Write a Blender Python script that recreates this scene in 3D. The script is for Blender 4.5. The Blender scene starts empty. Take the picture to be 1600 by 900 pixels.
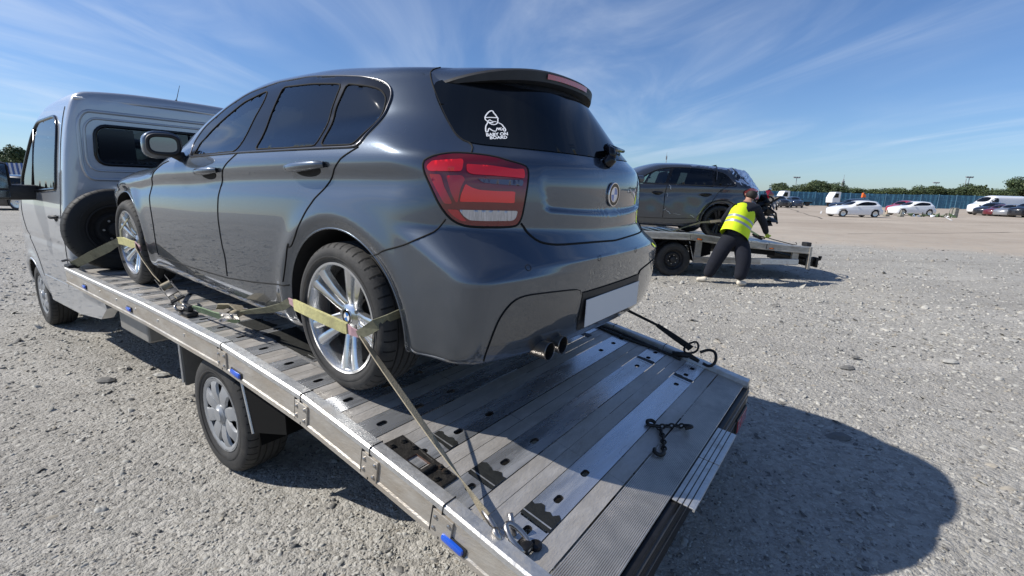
import bpy, bmesh, math, random
import numpy as np
from mathutils import Vector, Matrix, Euler
from mathutils.geometry import delaunay_2d_cdt
random.seed(7); rng = np.random.default_rng(7)
C = bpy.context.scene.collection
scene = bpy.context.scene
R = math.radians

# ---------------------------------------------------------------- camera
cam_d = bpy.data.cameras.new('camera'); cam = bpy.data.objects.new('camera', cam_d); C.objects.link(cam)
scene.camera = cam
_f = 736.6; _a = math.atan((450-298)/_f); _r = -0.02393
_rt = np.array([1., 0, 0]); _fw = np.array([0, math.cos(_a), -math.sin(_a)]); _dn = np.array([0, -math.sin(_a), -math.cos(_a)])
_c, _s = math.cos(_r), math.sin(_r)
_X = _c*_rt + _s*_dn; _D = -_s*_rt + _c*_dn
cam.matrix_world = Matrix(((_X[0], -_D[0], -_fw[0], 0), (_X[1], -_D[1], -_fw[1], 0), (_X[2], -_D[2], -_fw[2], 1.6), (0, 0, 0, 1)))
cam_d.sensor_width = 36; cam_d.lens = 36*_f/1600; cam_d.clip_start = .05; cam_d.clip_end = 3000

# ---------------------------------------------------------------- sky, sun, exposure
SUN_DIR = Vector((-.735, -.03, .68)).normalized()      # towards the sun
elev = math.asin(SUN_DIR.z); azim = math.atan2(SUN_DIR.x, SUN_DIR.y)
world = bpy.data.worlds.new('World'); scene.world = world; world.use_nodes = True
wn = world.node_tree; wn.nodes.clear()
def wnode(t, **k):
    n = wn.nodes.new(t)
    for a, b in k.items(): setattr(n, a, b)
    return n
sky = wnode('ShaderNodeTexSky'); sky.sky_type = 'NISHITA'; sky.sun_disc = False
sky.sun_elevation = elev; sky.sun_rotation = azim; sky.air_density = 1.0; sky.dust_density = .35; sky.ozone_density = 2.5; sky.altitude = 0
tc = wnode('ShaderNodeTexCoord'); sx = wnode('ShaderNodeSeparateXYZ'); wn.links.new(tc.outputs['Generated'], sx.inputs[0])
def wmath(op, a, b=None, c=None):
    n = wnode('ShaderNodeMath', operation=op)
    for i, v in enumerate((a, b, c)):
        if v is None: continue
        if isinstance(v, (int, float)): n.inputs[i].default_value = v
        else: wn.links.new(v, n.inputs[i])
    return n.outputs[0]
zc = wmath('MAXIMUM', wmath('ADD', sx.outputs[2], .03), .035)
px, py = wmath('DIVIDE', sx.outputs[0], zc), wmath('DIVIDE', sx.outputs[1], zc)
cxyz = wnode('ShaderNodeCombineXYZ'); wn.links.new(px, cxyz.inputs[0]); wn.links.new(py, cxyz.inputs[1])
mp = wnode('ShaderNodeMapping'); mp.inputs['Rotation'].default_value = (0, 0, R(24)); mp.inputs['Scale'].default_value = (.8, .22, 1)
wn.links.new(cxyz.outputs[0], mp.inputs[0])
n1 = wnode('ShaderNodeTexNoise'); n1.inputs['Scale'].default_value = 1.15; n1.inputs['Detail'].default_value = 9; n1.inputs['Roughness'].default_value = .55; n1.inputs['Distortion'].default_value = 1.1
wn.links.new(mp.outputs[0], n1.inputs['Vector'])
mp2 = wnode('ShaderNodeMapping'); mp2.inputs['Location'].default_value = (3.1, 1.7, 0); mp2.inputs['Rotation'].default_value = (0, 0, R(10)); mp2.inputs['Scale'].default_value = (.30, .16, 1)
wn.links.new(cxyz.outputs[0], mp2.inputs[0])
n2 = wnode('ShaderNodeTexNoise'); n2.inputs['Scale'].default_value = 1.0; n2.inputs['Detail'].default_value = 4
wn.links.new(mp2.outputs[0], n2.inputs['Vector'])
r1 = wnode('ShaderNodeMapRange'); r1.interpolation_type = 'SMOOTHSTEP'; wn.links.new(n1.outputs[0], r1.inputs[0]); r1.inputs[1].default_value = .36; r1.inputs[2].default_value = .80
r2 = wnode('ShaderNodeMapRange'); r2.interpolation_type = 'SMOOTHSTEP'; wn.links.new(n2.outputs[0], r2.inputs[0]); r2.inputs[1].default_value = .32; r2.inputs[2].default_value = .62
rh = wnode('ShaderNodeMapRange'); rh.interpolation_type = 'SMOOTHSTEP'; wn.links.new(sx.outputs[2], rh.inputs[0]); rh.inputs[1].default_value = .02; rh.inputs[2].default_value = .14
fac = wmath('MULTIPLY', wmath('MULTIPLY', wmath('MULTIPLY', r1.outputs[0], r2.outputs[0]), rh.outputs[0]), .58)
tint = wnode('ShaderNodeMix', data_type='RGBA'); tint.blend_type = 'MULTIPLY'; tint.inputs['Factor'].default_value = 1; wn.links.new(sky.outputs[0], tint.inputs['A']); tint.inputs['B'].default_value = (.74, .92, 1.20, 1)
mix = wnode('ShaderNodeMix', data_type='RGBA'); wn.links.new(fac, mix.inputs['Factor']); wn.links.new(tint.outputs['Result'], mix.inputs['A']); mix.inputs['B'].default_value = (8.2, 9.0, 10.0, 1)
bg = wnode('ShaderNodeBackground'); bg.inputs['Strength'].default_value = .082
wn.links.new(mix.outputs['Result'], bg.inputs[0])
wo = wnode('ShaderNodeOutputWorld'); wn.links.new(bg.outputs[0], wo.inputs[0])
sd = bpy.data.lights.new('sun', 'SUN'); sd.energy = 4.6; sd.angle = R(.53); sd.color = (1, .955, .88)
so = bpy.data.objects.new('sun', sd); C.objects.link(so); so.rotation_euler = (-SUN_DIR).to_track_quat('-Z', 'Y').to_euler(); so.location = (-30, 0, 40)
scene.view_settings.view_transform = 'Standard'; scene.view_settings.look = 'None'; scene.view_settings.exposure = 0.32; scene.view_settings.gamma = 1
scene.view_settings.use_curve_mapping = False

# ---------------------------------------------------------------- materials
def mat(name, col, rough=.6, metal=0, coat=0, coat_rough=.03, spec=.5, var=0, vscale=8, bump=0, bscale=60, rvar=0, stretch=None, dirt=None, dscale=3, dlo=.5, dhi=.7, emis=None):
    m = bpy.data.materials.new(name); m.use_nodes = True; t = m.node_tree; b = t.nodes['Principled BSDF']
    b.inputs['Base Color'].default_value = (*col, 1); b.inputs['Roughness'].default_value = rough; b.inputs['Metallic'].default_value = metal
    b.inputs['Coat Weight'].default_value = coat; b.inputs['Coat Roughness'].default_value = coat_rough; b.inputs['Specular IOR Level'].default_value = spec
    if var or bump or rvar or dirt:
        co = t.nodes.new('ShaderNodeTexCoord'); mpn = t.nodes.new('ShaderNodeMapping'); t.links.new(co.outputs['Object'], mpn.inputs[0])
        if stretch: mpn.inputs['Scale'].default_value = stretch
        last = None
        if var or rvar:
            n = t.nodes.new('ShaderNodeTexNoise'); n.inputs['Scale'].default_value = vscale; n.inputs['Detail'].default_value = 7; n.inputs['Roughness'].default_value = .65
            t.links.new(mpn.outputs[0], n.inputs['Vector'])
        if var:
            r = t.nodes.new('ShaderNodeMapRange'); t.links.new(n.outputs[0], r.inputs[0]); r.inputs[1].default_value = .25; r.inputs[2].default_value = .75
            r.inputs[3].default_value = 1-var; r.inputs[4].default_value = 1+var
            v = t.nodes.new('ShaderNodeVectorMath'); v.operation = 'SCALE'; v.inputs[0].default_value = col; t.links.new(r.outputs[0], v.inputs['Scale'])
            last = v.outputs[0]
        if dirt:
            n3 = t.nodes.new('ShaderNodeTexNoise'); n3.inputs['Scale'].default_value = dscale; n3.inputs['Detail'].default_value = 8; n3.inputs['Roughness'].default_value = .7
            t.links.new(mpn.outputs[0], n3.inputs['Vector'])
            r3 = t.nodes.new('ShaderNodeMapRange'); t.links.new(n3.outputs[0], r3.inputs[0]); r3.inputs[1].default_value = dlo; r3.inputs[2].default_value = dhi
            mx = t.nodes.new('ShaderNodeMix'); mx.data_type = 'RGBA'; t.links.new(r3.outputs[0], mx.inputs['Factor'])
            if last: t.links.new(last, mx.inputs['A'])
            else: mx.inputs['A'].default_value = (*col, 1)
            mx.inputs['B'].default_value = (*dirt, 1); last = mx.outputs['Result']
            if metal:
                mr = t.nodes.new('ShaderNodeMapRange'); t.links.new(r3.outputs[0], mr.inputs[0]); mr.inputs[3].default_value = metal; mr.inputs[4].default_value = metal*.2
                t.links.new(mr.outputs[0], b.inputs['Metallic'])
        if last: t.links.new(last, b.inputs['Base Color'])
        if rvar:
            r = t.nodes.new('ShaderNodeMapRange'); t.links.new(n.outputs[0], r.inputs[0]); r.inputs[1].default_value = .25; r.inputs[2].default_value = .75
            r.inputs[3].default_value = max(.02, rough-rvar); r.inputs[4].default_value = min(1, rough+rvar); t.links.new(r.outputs[0], b.inputs['Roughness'])
        if bump:
            n2_ = t.nodes.new('ShaderNodeTexNoise'); n2_.inputs['Scale'].default_value = bscale; n2_.inputs['Detail'].default_value = 4; t.links.new(mpn.outputs[0], n2_.inputs['Vector'])
            bp = t.nodes.new('ShaderNodeBump'); bp.inputs['Strength'].default_value = bump; bp.inputs['Distance'].default_value = .004
            t.links.new(n2_.outputs[0], bp.inputs['Height']); t.links.new(bp.outputs[0], b.inputs['Normal'])
    return m
def glass(name, tint, ior=1.5, rough=.02):
    m = bpy.data.materials.new(name); m.use_nodes = True; t = m.node_tree; t.nodes.clear()
    o = t.nodes.new('ShaderNodeOutputMaterial'); tr = t.nodes.new('ShaderNodeBsdfTransparent'); tr.inputs[0].default_value = (*tint, 1)
    gl = t.nodes.new('ShaderNodeBsdfGlossy'); gl.inputs['Roughness'].default_value = rough; gl.inputs[0].default_value = (1, 1, 1, 1)
    fr = t.nodes.new('ShaderNodeFresnel'); fr.inputs[0].default_value = ior
    mx = t.nodes.new('ShaderNodeMixShader'); t.links.new(fr.outputs[0], mx.inputs[0]); t.links.new(tr.outputs[0], mx.inputs[1]); t.links.new(gl.outputs[0], mx.inputs[2]); t.links.new(mx.outputs[0], o.inputs[0])
    return m
def flake_paint(name, col, rough=.30, metal=.75, glow=0):
    m = mat(name, col, rough, metal, coat=1, coat_rough=.015)
    t = m.node_tree; b = t.nodes['Principled BSDF']; b.inputs['Coat IOR'].default_value = 1.7
    co = t.nodes.new('ShaderNodeTexCoord'); v = t.nodes.new('ShaderNodeTexVoronoi'); v.inputs['Scale'].default_value = 900; t.links.new(co.outputs['Object'], v.inputs['Vector'])
    bp = t.nodes.new('ShaderNodeBump'); bp.inputs['Strength'].default_value = .10; bp.inputs['Distance'].default_value = .0006
    t.links.new(v.outputs['Color'], bp.inputs['Height']); t.links.new(bp.outputs[0], b.inputs['Normal'])
    # road film: soft dulling towards patches of dust
    n = t.nodes.new('ShaderNodeTexNoise'); n.inputs['Scale'].default_value = 5; n.inputs['Detail'].default_value = 9; n.inputs['Roughness'].default_value = .7; t.links.new(co.outputs['Object'], n.inputs['Vector'])
    r = t.nodes.new('ShaderNodeMapRange'); t.links.new(n.outputs[0], r.inputs[0]); r.inputs[1].default_value = .4; r.inputs[2].default_value = .75; r.inputs[3].default_value = .006; r.inputs[4].default_value = .035
    t.links.new(r.outputs[0], b.inputs['Coat Roughness'])
    if glow:     # second, wider flake lobe
        b2 = t.nodes.new('ShaderNodeBsdfPrincipled'); b2.inputs['Base Color'].default_value = (*[min(1, c_*2.0) for c_ in col], 1); b2.inputs['Metallic'].default_value = metal; b2.inputs['Roughness'].default_value = .46
        b2.inputs['Coat Weight'].default_value = 1; b2.inputs['Coat Roughness'].default_value = .015; b2.inputs['Coat IOR'].default_value = 1.7; t.links.new(bp.outputs[0], b2.inputs['Normal'])
        ms = t.nodes.new('ShaderNodeMixShader'); ms.inputs[0].default_value = glow; t.links.new(b.outputs[0], ms.inputs[1]); t.links.new(b2.outputs[0], ms.inputs[2]); t.links.new(ms.outputs[0], t.nodes['Material Output'].inputs['Surface'])
    return m
M = {}
M['paint'] = flake_paint('grey_metallic_paint', (.053, .064, .080), .22, .88, .42)
M['paint2'] = flake_paint('dark_grey_paint', (.050, .056, .066), .35, .7)
M['silver'] = flake_paint('silver_van_paint', (.44, .455, .475), .34, .5)
M['white'] = mat('white_car_paint', (.78, .79, .80), .3, coat=.8)
M['black_paint'] = mat('black_car_paint', (.012, .014, .02), .25, coat=1)
M['navy_paint'] = mat('dark_blue_car_paint', (.02, .03, .055), .25, coat=1)
M['red_paint'] = mat('red_car_paint', (.35, .02, .04), .3, coat=1)
M['grey_paint'] = mat('pale_grey_car_paint', (.30, .31, .33), .3, metal=.4, coat=1)
M['blackgloss'] = mat('black_gloss_trim', (.006, .006, .007), .16, coat=.1, spec=.35)
M['blackplastic'] = mat('black_plastic', (.018, .018, .019), .55, var=.3, vscale=20, bump=.15)
M['darkinner'] = mat('dark_lining', (.012, .012, .013), .85)
M['gap'] = mat('panel_gap_black', (.002, .002, .002), .9)
M['glass_dark'] = mat('privacy_glass', (.004, .005, .006), .02, spec=.32)
M['glass_tint'] = glass('tinted_side_glass', (.24, .27, .28), ior=1.6)
M['glass_clear'] = glass('front_side_glass', (.55, .66, .66), ior=1.85)
M['chrome'] = mat('chrome', (.75, .76, .78), .12, 1)
M['satin'] = mat('satin_trim', (.10, .10, .105), .28, .85)
M['alloy'] = mat('silver_alloy', (.62, .63, .64), .25, .9, coat=.5, var=.05, dirt=(.20, .18, .16), dscale=14, dlo=.62, dhi=.85)
M['alloy_in'] = mat('brake_dusted_alloy', (.30, .29, .28), .45, .7)
M['tyre'] = mat('tyre_rubber', (.028, .027, .026), .78, var=.35, vscale=9, bump=.3, bscale=120, dirt=(.075, .07, .062), dscale=8, dlo=.52, dhi=.8)
M['tyre_black'] = mat('dark_tyre_rubber', (.010, .010, .010), .7, var=.3, vscale=9, bump=.3, bscale=120)
M['alu_groove'] = mat('shaded_groove', (.26, .25, .235), .5, .5)  # groove floors: shade put into the colour so the ribs look deeper
M['disc'] = mat('brake_disc_steel', (.30, .27, .25), .35, .9)
M['rust'] = mat('rusty_iron', (.09, .045, .03), .8, var=.5, vscale=30)
M['blackiron'] = mat('blackened_iron', (.02, .018, .016), .6, .3, var=.6, vscale=35, bump=.9, bscale=70, dirt=(.10, .055, .03), dscale=16, dlo=.6, dhi=.8)
M['steel'] = mat('bare_steel', (.42, .40, .38), .32, .95, var=.15, vscale=30, dirt=(.15, .08, .05), dscale=20, dlo=.6, dhi=.8)
M['darksteel'] = mat('dark_steel', (.03, .03, .032), .45, .7, var=.3, vscale=20)
M['alu_rail'] = mat('weathered_aluminium_rail', (.50, .47, .42), .42, .55, var=.18, vscale=7, rvar=.12, bump=.35, bscale=55, dirt=(.27, .225, .17), dscale=5, dlo=.36, dhi=.72, stretch=(1, 3, 3))
M['alu_top'] = mat('polished_rail_top', (.62, .62, .61), .42, .8, var=.12, vscale=30, rvar=.1, bump=.3, bscale=80, dirt=(.36, .32, .27), dscale=8, dlo=.5, dhi=.8)
M['alu_plain'] = mat('dull_aluminium_plank', (.47, .45, .425), .48, .45, var=.16, vscale=26, rvar=.15, bump=.45, bscale=160, stretch=(1, .35, 1), dirt=(.24, .21, .17), dscale=5, dlo=.40, dhi=.78)
M['alu_smooth'] = mat('shiny_aluminium_plank', (.70, .72, .75), .27, .85, var=.14, vscale=10, rvar=.11, bump=.10, bscale=6, stretch=(2.5, .3, 1), dirt=(.42, .40, .37), dscale=3.5, dlo=.45, dhi=.85)
M['alu_rib'] = mat('ribbed_aluminium_plate', (.60, .575, .54), .4, .7, var=.15, vscale=12, rvar=.1, dirt=(.16, .15, .14), dscale=5, dlo=.5, dhi=.9)
M['patch'] = mat('black_anti_slip_patch', (.012, .013, .012), .6, var=.5, vscale=30, bump=.6)
M['web'] = mat('tan_webbing', (.34, .29, .20), .85, var=.2, vscale=60, bump=.6, bscale=200, dirt=(.13, .11, .07), dscale=10, dlo=.5, dhi=.8)
M['olive'] = mat('olive_webbing', (.16, .155, .10), .85, var=.2, vscale=60, bump=.6, bscale=200, dirt=(.05, .045, .03), dscale=8, dlo=.5, dhi=.75)
M['green'] = mat('faded_green_webbing', (.15, .21, .12), .85, var=.25, vscale=40, bump=.6, bscale=160)
M['yellow'] = mat('yellow_strap_sleeve', (.47, .44, .20), .85, var=.15, vscale=40, bump=.8, bscale=90, dirt=(.25, .22, .12), dscale=14, dlo=.5, dhi=.8)
M['pink'] = mat('faded_pink_webbing', (.40, .25, .27), .85, var=.2, vscale=60)
M['black_web'] = mat('black_webbing', (.02, .02, .02), .8, var=.3, vscale=50)
M['blue_lens'] = mat('blue_marker_lens', (.01, .09, .55), .15, coat=1)
M['amber'] = mat('amber_lens', (.75, .16, .01), .2, coat=1)
M['red_dark'] = mat('dark_red_lens', (.16, .002, .006), .06, coat=1, coat_rough=.01)
M['red_mid'] = mat('red_reflector', (.48, .006, .014), .18, coat=1, coat_rough=.01)
M['red_bright'] = mat('bright_red_reflector', (.90, .010, .014), .16, coat=1, coat_rough=.01)
M['lamp_clear'] = mat('clear_lamp_lens', (.48, .47, .48), .14, .4, coat=1, var=.4, vscale=70, stretch=(1, 4, .3))
M['lamp_slit'] = mat('smoked_lamp_lens', (.10, .09, .12), .15, .4, coat=1)
M['plate'] = mat('blank_grey_number_plate', (.60, .61, .62), .45)
M['decal'] = mat('white_vinyl', (.85, .85, .85), .5)
M['blue_enamel'] = mat('blue_enamel', (.02, .16, .50), .15, coat=1)
M['white_enamel'] = mat('white_enamel', (.8, .8, .8), .15, coat=1)
M['seat'] = mat('seat_fabric', (.05, .055, .06), .8)
M['seat_teal'] = mat('pale_seat_panel', (.16, .20, .20), .7)
M['skin'] = mat('skin', (.36, .2, .14), .55)
M['hair'] = mat('dark_hair', (.015, .012, .01), .7, bump=.8, bscale=120)
M['navy'] = mat('navy_cotton', (.004, .006, .014), .9, var=.35, vscale=9, bump=.5, bscale=30)
M['hivis'] = mat('hi_vis_yellow', (.62, .80, .01), .75, var=.08, vscale=10, bump=.7, bscale=16)
M['reflect'] = mat('grey_reflective_tape', (.33, .36, .38), .4, .3)
M['shoe'] = mat('cream_shoe', (.62, .56, .46), .7, var=.1)
M['greenglove'] = mat('lime_glove', (.34, .45, .05), .7)
M['wrap'] = glass('clear_plastic_sheet', (.80, .82, .84), ior=1.16, rough=.3)
M['mirror'] = mat('mirror_silver', (.20, .25, .30), .05, 1)
M['bark'] = mat('bark', (.07, .05, .035), .9, var=.3)
M['metalpole'] = mat('galvanised_pole', (.30, .31, .32), .5, .5)
M['fence_blue'] = mat('blue_fence_sheet', (.045, .15, .23), .7, var=.35, vscale=.8, stretch=(1, 1, 4), dirt=(.11, .25, .34), dscale=1.3, dlo=.5, dhi=.75)
M['fence_post'] = mat('fence_post', (.10, .20, .28), .5)
M['stripe_w'] = mat('white_corrugated_sheet', (.55, .56, .60), .5, var=.1)
M['stripe_b'] = mat('blue_corrugated_sheet', (.03, .08, .26), .5)
M['debris'] = mat('broken_grey_debris', (.25, .24, .20), .9, var=.5, vscale=4)
M['debris_g'] = mat('green_debris', (.07, .11, .05), .9, var=.5, vscale=4)
M['line'] = mat('worn_white_paint', (.62, .60, .56), .8, var=.15, vscale=2)
M['exhaust'] = mat('exhaust_steel', (.22, .20, .18), .32, .9, dirt=(.08, .07, .06), dscale=20)
M['beige'] = mat('beige_cloth', (.45, .35, .25), .9)
M['orange'] = mat('orange_plastic', (.75, .14, .02), .6)

# ---------------------------------------------------------------- object helpers
def tag(o, label=None, cat=None, group=None, kind=None):
    if label: o['label'] = label
    if cat: o['category'] = cat
    if group: o['group'] = group
    if kind: o['kind'] = kind
    return o
def empty(name, mw=None, label=None, cat=None, group=None, parent=None):
    o = bpy.data.objects.new(name, None); C.objects.link(o); o.empty_display_size = .2
    if mw is not None: o.matrix_world = mw
    if parent: o.parent = parent
    return tag(o, label, cat, group)
def mk(name, V, Fc, ms, parent=None, mi=None, smooth=False, mw=None):
    me = bpy.data.meshes.new(name); me.from_pydata([tuple(map(float, v)) for v in V], [], [tuple(int(i) for i in f) for f in Fc])
    if not isinstance(ms, (list, tuple)): ms = [ms]
    for m in ms: me.materials.append(M[m] if isinstance(m, str) else m)
    if mi is not None and len(mi) == len(me.polygons): me.polygons.foreach_set('material_index', np.array(mi, dtype=np.int32))
    if smooth is True: me.shade_smooth()
    elif smooth: 
        me.shade_smooth(); me.set_sharp_from_angle(angle=R(smooth))
    me.update()
    o = bpy.data.objects.new(name, me); C.objects.link(o)
    if parent: o.parent = parent
    if mw is not None: o.matrix_world = mw
    return o
class MB:
    """collects shapes, builds ONE mesh"""
    def __init__(s): s.V = []; s.F = []; s.m = []
    def add(s, V, F, m=0):
        n = len(s.V); s.V += [tuple(v) for v in V]; s.F += [tuple(i+n for i in f) for f in F]; s.m += ([m]*len(F) if isinstance(m, int) else list(m)); return s
    def box(s, x0, x1, y0, y1, z0, z1, m=0, b=0, T=None):
        if b <= 0:
            V = [(x, y, z) for x in (x0, x1) for y in (y0, y1) for z in (z0, z1)]
            F = [(0, 1, 3, 2), (4, 6, 7, 5), (0, 4, 5, 1), (2, 3, 7, 6), (0, 2, 6, 4), (1, 5, 7, 3)]
        else:
            bm = bmesh.new(); bmesh.ops.create_cube(bm, size=1)
            for v in bm.verts: v.co = ((x0+x1)/2+v.co.x*(x1-x0), (y0+y1)/2+v.co.y*(y1-y0), (z0+z1)/2+v.co.z*(z1-z0))
            bmesh.ops.bevel(bm, geom=bm.edges[:], offset=b, segments=2, affect='EDGES', profile=.5)
            V = [v.co.copy() for v in bm.verts]; F = [[v.index for v in f.verts] for f in bm.faces]; bm.free()
        if T is not None: V = [T @ Vector(v) for v in V]
        return s.add(V, F, m)
    def tube(s, P, r, n=8, m=0, closed=False, cap=True):
        P = [Vector(p) for p in P]; k = len(P); rs = r if isinstance(r, (list, tuple)) else [r]*k
        V = []; up = None
        for i in range(k):
            a = P[(i-1) % k] if (closed or i > 0) else P[i]; b = P[(i+1) % k] if (closed or i < k-1) else P[i]
            d = (b-a); d = d.normalized() if d.length > 1e-9 else Vector((1, 0, 0))
            if up is None: up = d.orthogonal().normalized()
            else:
                up = up-d*up.dot(d); up = up.normalized() if up.length > 1e-6 else d.orthogonal().normalized()
            w = d.cross(up)
            for j in range(n):
                t = 2*math.pi*j/n; V.append(P[i]+(up*math.cos(t)+w*math.sin(t))*rs[i])
        F = []
        for i in range(k if closed else k-1):
            for j in range(n):
                a = i*n+j; b = i*n+(j+1) % n; c = ((i+1) % k)*n+(j+1) % n; d_ = ((i+1) % k)*n+j; F.append((a, b, c, d_))
        if cap and not closed: F.append(tuple(range(n))[::-1]); F.append(tuple(range((k-1)*n, k*n)))
        return s.add(V, F, m)
    def lathe(s, prof, c=(0, 0, 0), ax='y', n=48, m=0, a0=0, a1=2*math.pi, mlist=None):
        """prof: (axial, radius) pairs"""
        full = abs(a1-a0-2*math.pi) < 1e-6; k = len(prof); cols = n if full else n+1; V = []
        for i in range(cols):
            t = a0+(a1-a0)*i/n; cs, sn = math.cos(t), math.sin(t)
            for (h, r) in prof:
                p = (r*cs, h, r*sn) if ax == 'y' else ((h, r*cs, r*sn) if ax == 'x' else (r*cs, r*sn, h))
                V.append((p[0]+c[0], p[1]+c[1], p[2]+c[2]))
        F = []; ml = []
        for i in range(n):
            i2 = (i+1) % cols
            for j in range(k-1):
                F.append((i*k+j, i*k+j+1, i2*k+j+1, i2*k+j)); ml.append(mlist[j] if mlist else m)
        return s.add(V, F, ml)
    def ribbon(s, P, w, m=0, th=.0025, side=None, twist=None):
        """strap: P points, w width, side = direction(s) across"""
        P = [Vector(p) for p in P]; k = len(P); V = []
        for i in range(k):
            d = (P[min(i+1, k-1)]-P[max(i-1, 0)]).normalized()
            sd = Vector(side[i]) if isinstance(side, list) else Vector(side)
            sd = (sd-d*sd.dot(d)).normalized(); nn = d.cross(sd)
            ww = w[i] if isinstance(w, (list, tuple)) else w
            for a, b in ((-1, -1), (1, -1), (1, 1), (-1, 1)): V.append(P[i]+sd*a*ww/2+nn*b*th/2)
        F = []
        for i in range(k-1):
            for j in range(4): F.append((i*4+j, i*4+(j+1) % 4, (i+1)*4+(j+1) % 4, (i+1)*4+j))
        F.append((3, 2, 1, 0)); F.append(tuple((k-1)*4+j for j in range(4)))
        return s.add(V, F, m)
    def ext(s, poly, a, b, ax='y', m=0):
        """prism: 2-D poly extruded along axis from a to b; poly gives the other two coordinates in order"""
        n = len(poly)
        def p(q, h): return (q[0], h, q[1]) if ax == 'y' else ((h, q[0], q[1]) if ax == 'x' else (q[0], q[1], h))
        V = [p(q, a) for q in poly]+[p(q, b) for q in poly]
        F = [tuple(range(n))[::-1], tuple(range(n, 2*n))]+[(i, (i+1) % n, (i+1) % n+n, i+n) for i in range(n)]
        return s.add(V, F, m)
    def xf(s, T, start=0):
        s.V = s.V[:start]+[tuple(T @ Vector(v)) for v in s.V[start:]]; return s
    def build(s, name, ms, parent=None, smooth=False, mw=None): return mk(name, s.V, s.F, ms, parent, s.m, smooth, mw)
def copy_tree(o, parent=None, mw=None):
    c = o.copy(); C.objects.link(c)
    if parent: c.parent = parent
    if mw is not None: c.matrix_world = mw
    for ch in list(o.children): copy_tree(ch, c)
    return c
def smooth_line(P, it=2, closed=False):
    P = [np.array(p, float) for p in P]
    for _ in range(it):
        Q = []; n = len(P)
        for i in range(n if closed else n-1):
            a, b = P[i], P[(i+1) % n]; Q += [a*.75+b*.25, a*.25+b*.75]
        if not closed: Q = [P[0]]+Q+[P[-1]]
        P = Q
    return P
def resample(P, d, closed=False):
    P = [np.array(p, float) for p in P]
    if closed: P = P+[P[0]]
    L = np.r_[0, np.cumsum([np.linalg.norm(P[i+1]-P[i]) for i in range(len(P)-1)])]; n = max(2, int(L[-1]/d)+1)
    t = np.linspace(0, L[-1], n+1 if closed else n); A = np.array(P)
    Q = np.array([np.interp(t, L, A[:, k]) for k in range(A.shape[1])]).T
    return Q[:-1] if closed else Q
def inpoly(P, x, y):
    P = np.array(P, float); x = np.asarray(x, float); y = np.asarray(y, float); r = np.zeros(x.shape, bool); n = len(P); j = n-1
    for i in range(n):
        xi, yi = P[i][:2]; xj, yj = P[j][:2]
        if yi != yj: r ^= ((yi > y) != (yj > y)) & (x < (xj-xi)*(y-yi)/(yj-yi)+xi)
        j = i
    return r
def tri_area(outer, holes=(), res=.02):
    """triangulate a 2-D region with holes; returns pts, tris"""
    pts = [tuple(p) for p in outer]; edges = [(i, (i+1) % len(outer)) for i in range(len(outer))]
    for h in holes:
        b = len(pts); pts += [tuple(p) for p in h]; edges += [(b+i, b+(i+1) % len(h)) for i in range(len(h))]
    A = np.array(outer); x0, y0 = A.min(0); x1, y1 = A.max(0)
    gx, gy = np.meshgrid(np.arange(x0+res/2, x1, res), np.arange(y0+res/2, y1, res)); gx = gx.ravel(); gy = gy.ravel()
    k = inpoly(outer, gx, gy)
    for h in holes: k &= ~inpoly(h, gx, gy)
    gx, gy = gx[k], gy[k]
    B = np.array(pts)
    if len(gx):
        dmin = np.min((gx[:, None]-B[None, :, 0])**2+(gy[:, None]-B[None, :, 1])**2, axis=1); k = dmin > (res*.45)**2
        pts += list(zip(gx[k].tolist(), gy[k].tolist()))
    v, e, f, _, _, _ = delaunay_2d_cdt([Vector(p) for p in pts], edges, [], 0, 1e-6)
    v = np.array([(p.x, p.y) for p in v]); f = [t for t in f if len(t) == 3]
    c = np.array([v[list(t)].mean(0) for t in f]); k = inpoly(outer, c[:, 0], c[:, 1])
    for h in holes: k &= ~inpoly(h, c[:, 0], c[:, 1])
    return v, [tuple(t) for t, q in zip(f, k) if q]

# ---------------------------------------------------------------- car bodies: smooth implicit surfaces
def C1(tab):
    t = np.array(tab, float); X = t[:, 0]; Y = t[:, 1]; h = np.diff(X); d = np.diff(Y)/h; m = np.zeros(len(X)); m[0] = d[0]; m[-1] = d[-1]
    for i in range(1, len(X)-1):
        if d[i-1]*d[i] > 0:
            w1 = 2*h[i]+h[i-1]; w2 = h[i]+2*h[i-1]; m[i] = (w1+w2)/(w1/d[i-1]+w2/d[i])
    def f(x):
        x = np.clip(x, X[0], X[-1]); i = np.clip(np.searchsorted(X, x)-1, 0, len(X)-2); u = (x-X[i])/h[i]; u2 = u*u; u3 = u2*u
        return (2*u3-3*u2+1)*Y[i]+(u3-2*u2+u)*h[i]*m[i]+(-2*u3+3*u2)*Y[i+1]+(u3-u2)*h[i]*m[i+1]
    return f
def smax(a, b, k):
    h = np.clip(.5+.5*(a-b)/k, 0, 1); return b*(1-h)+a*h+k*h*(1-h)
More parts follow.
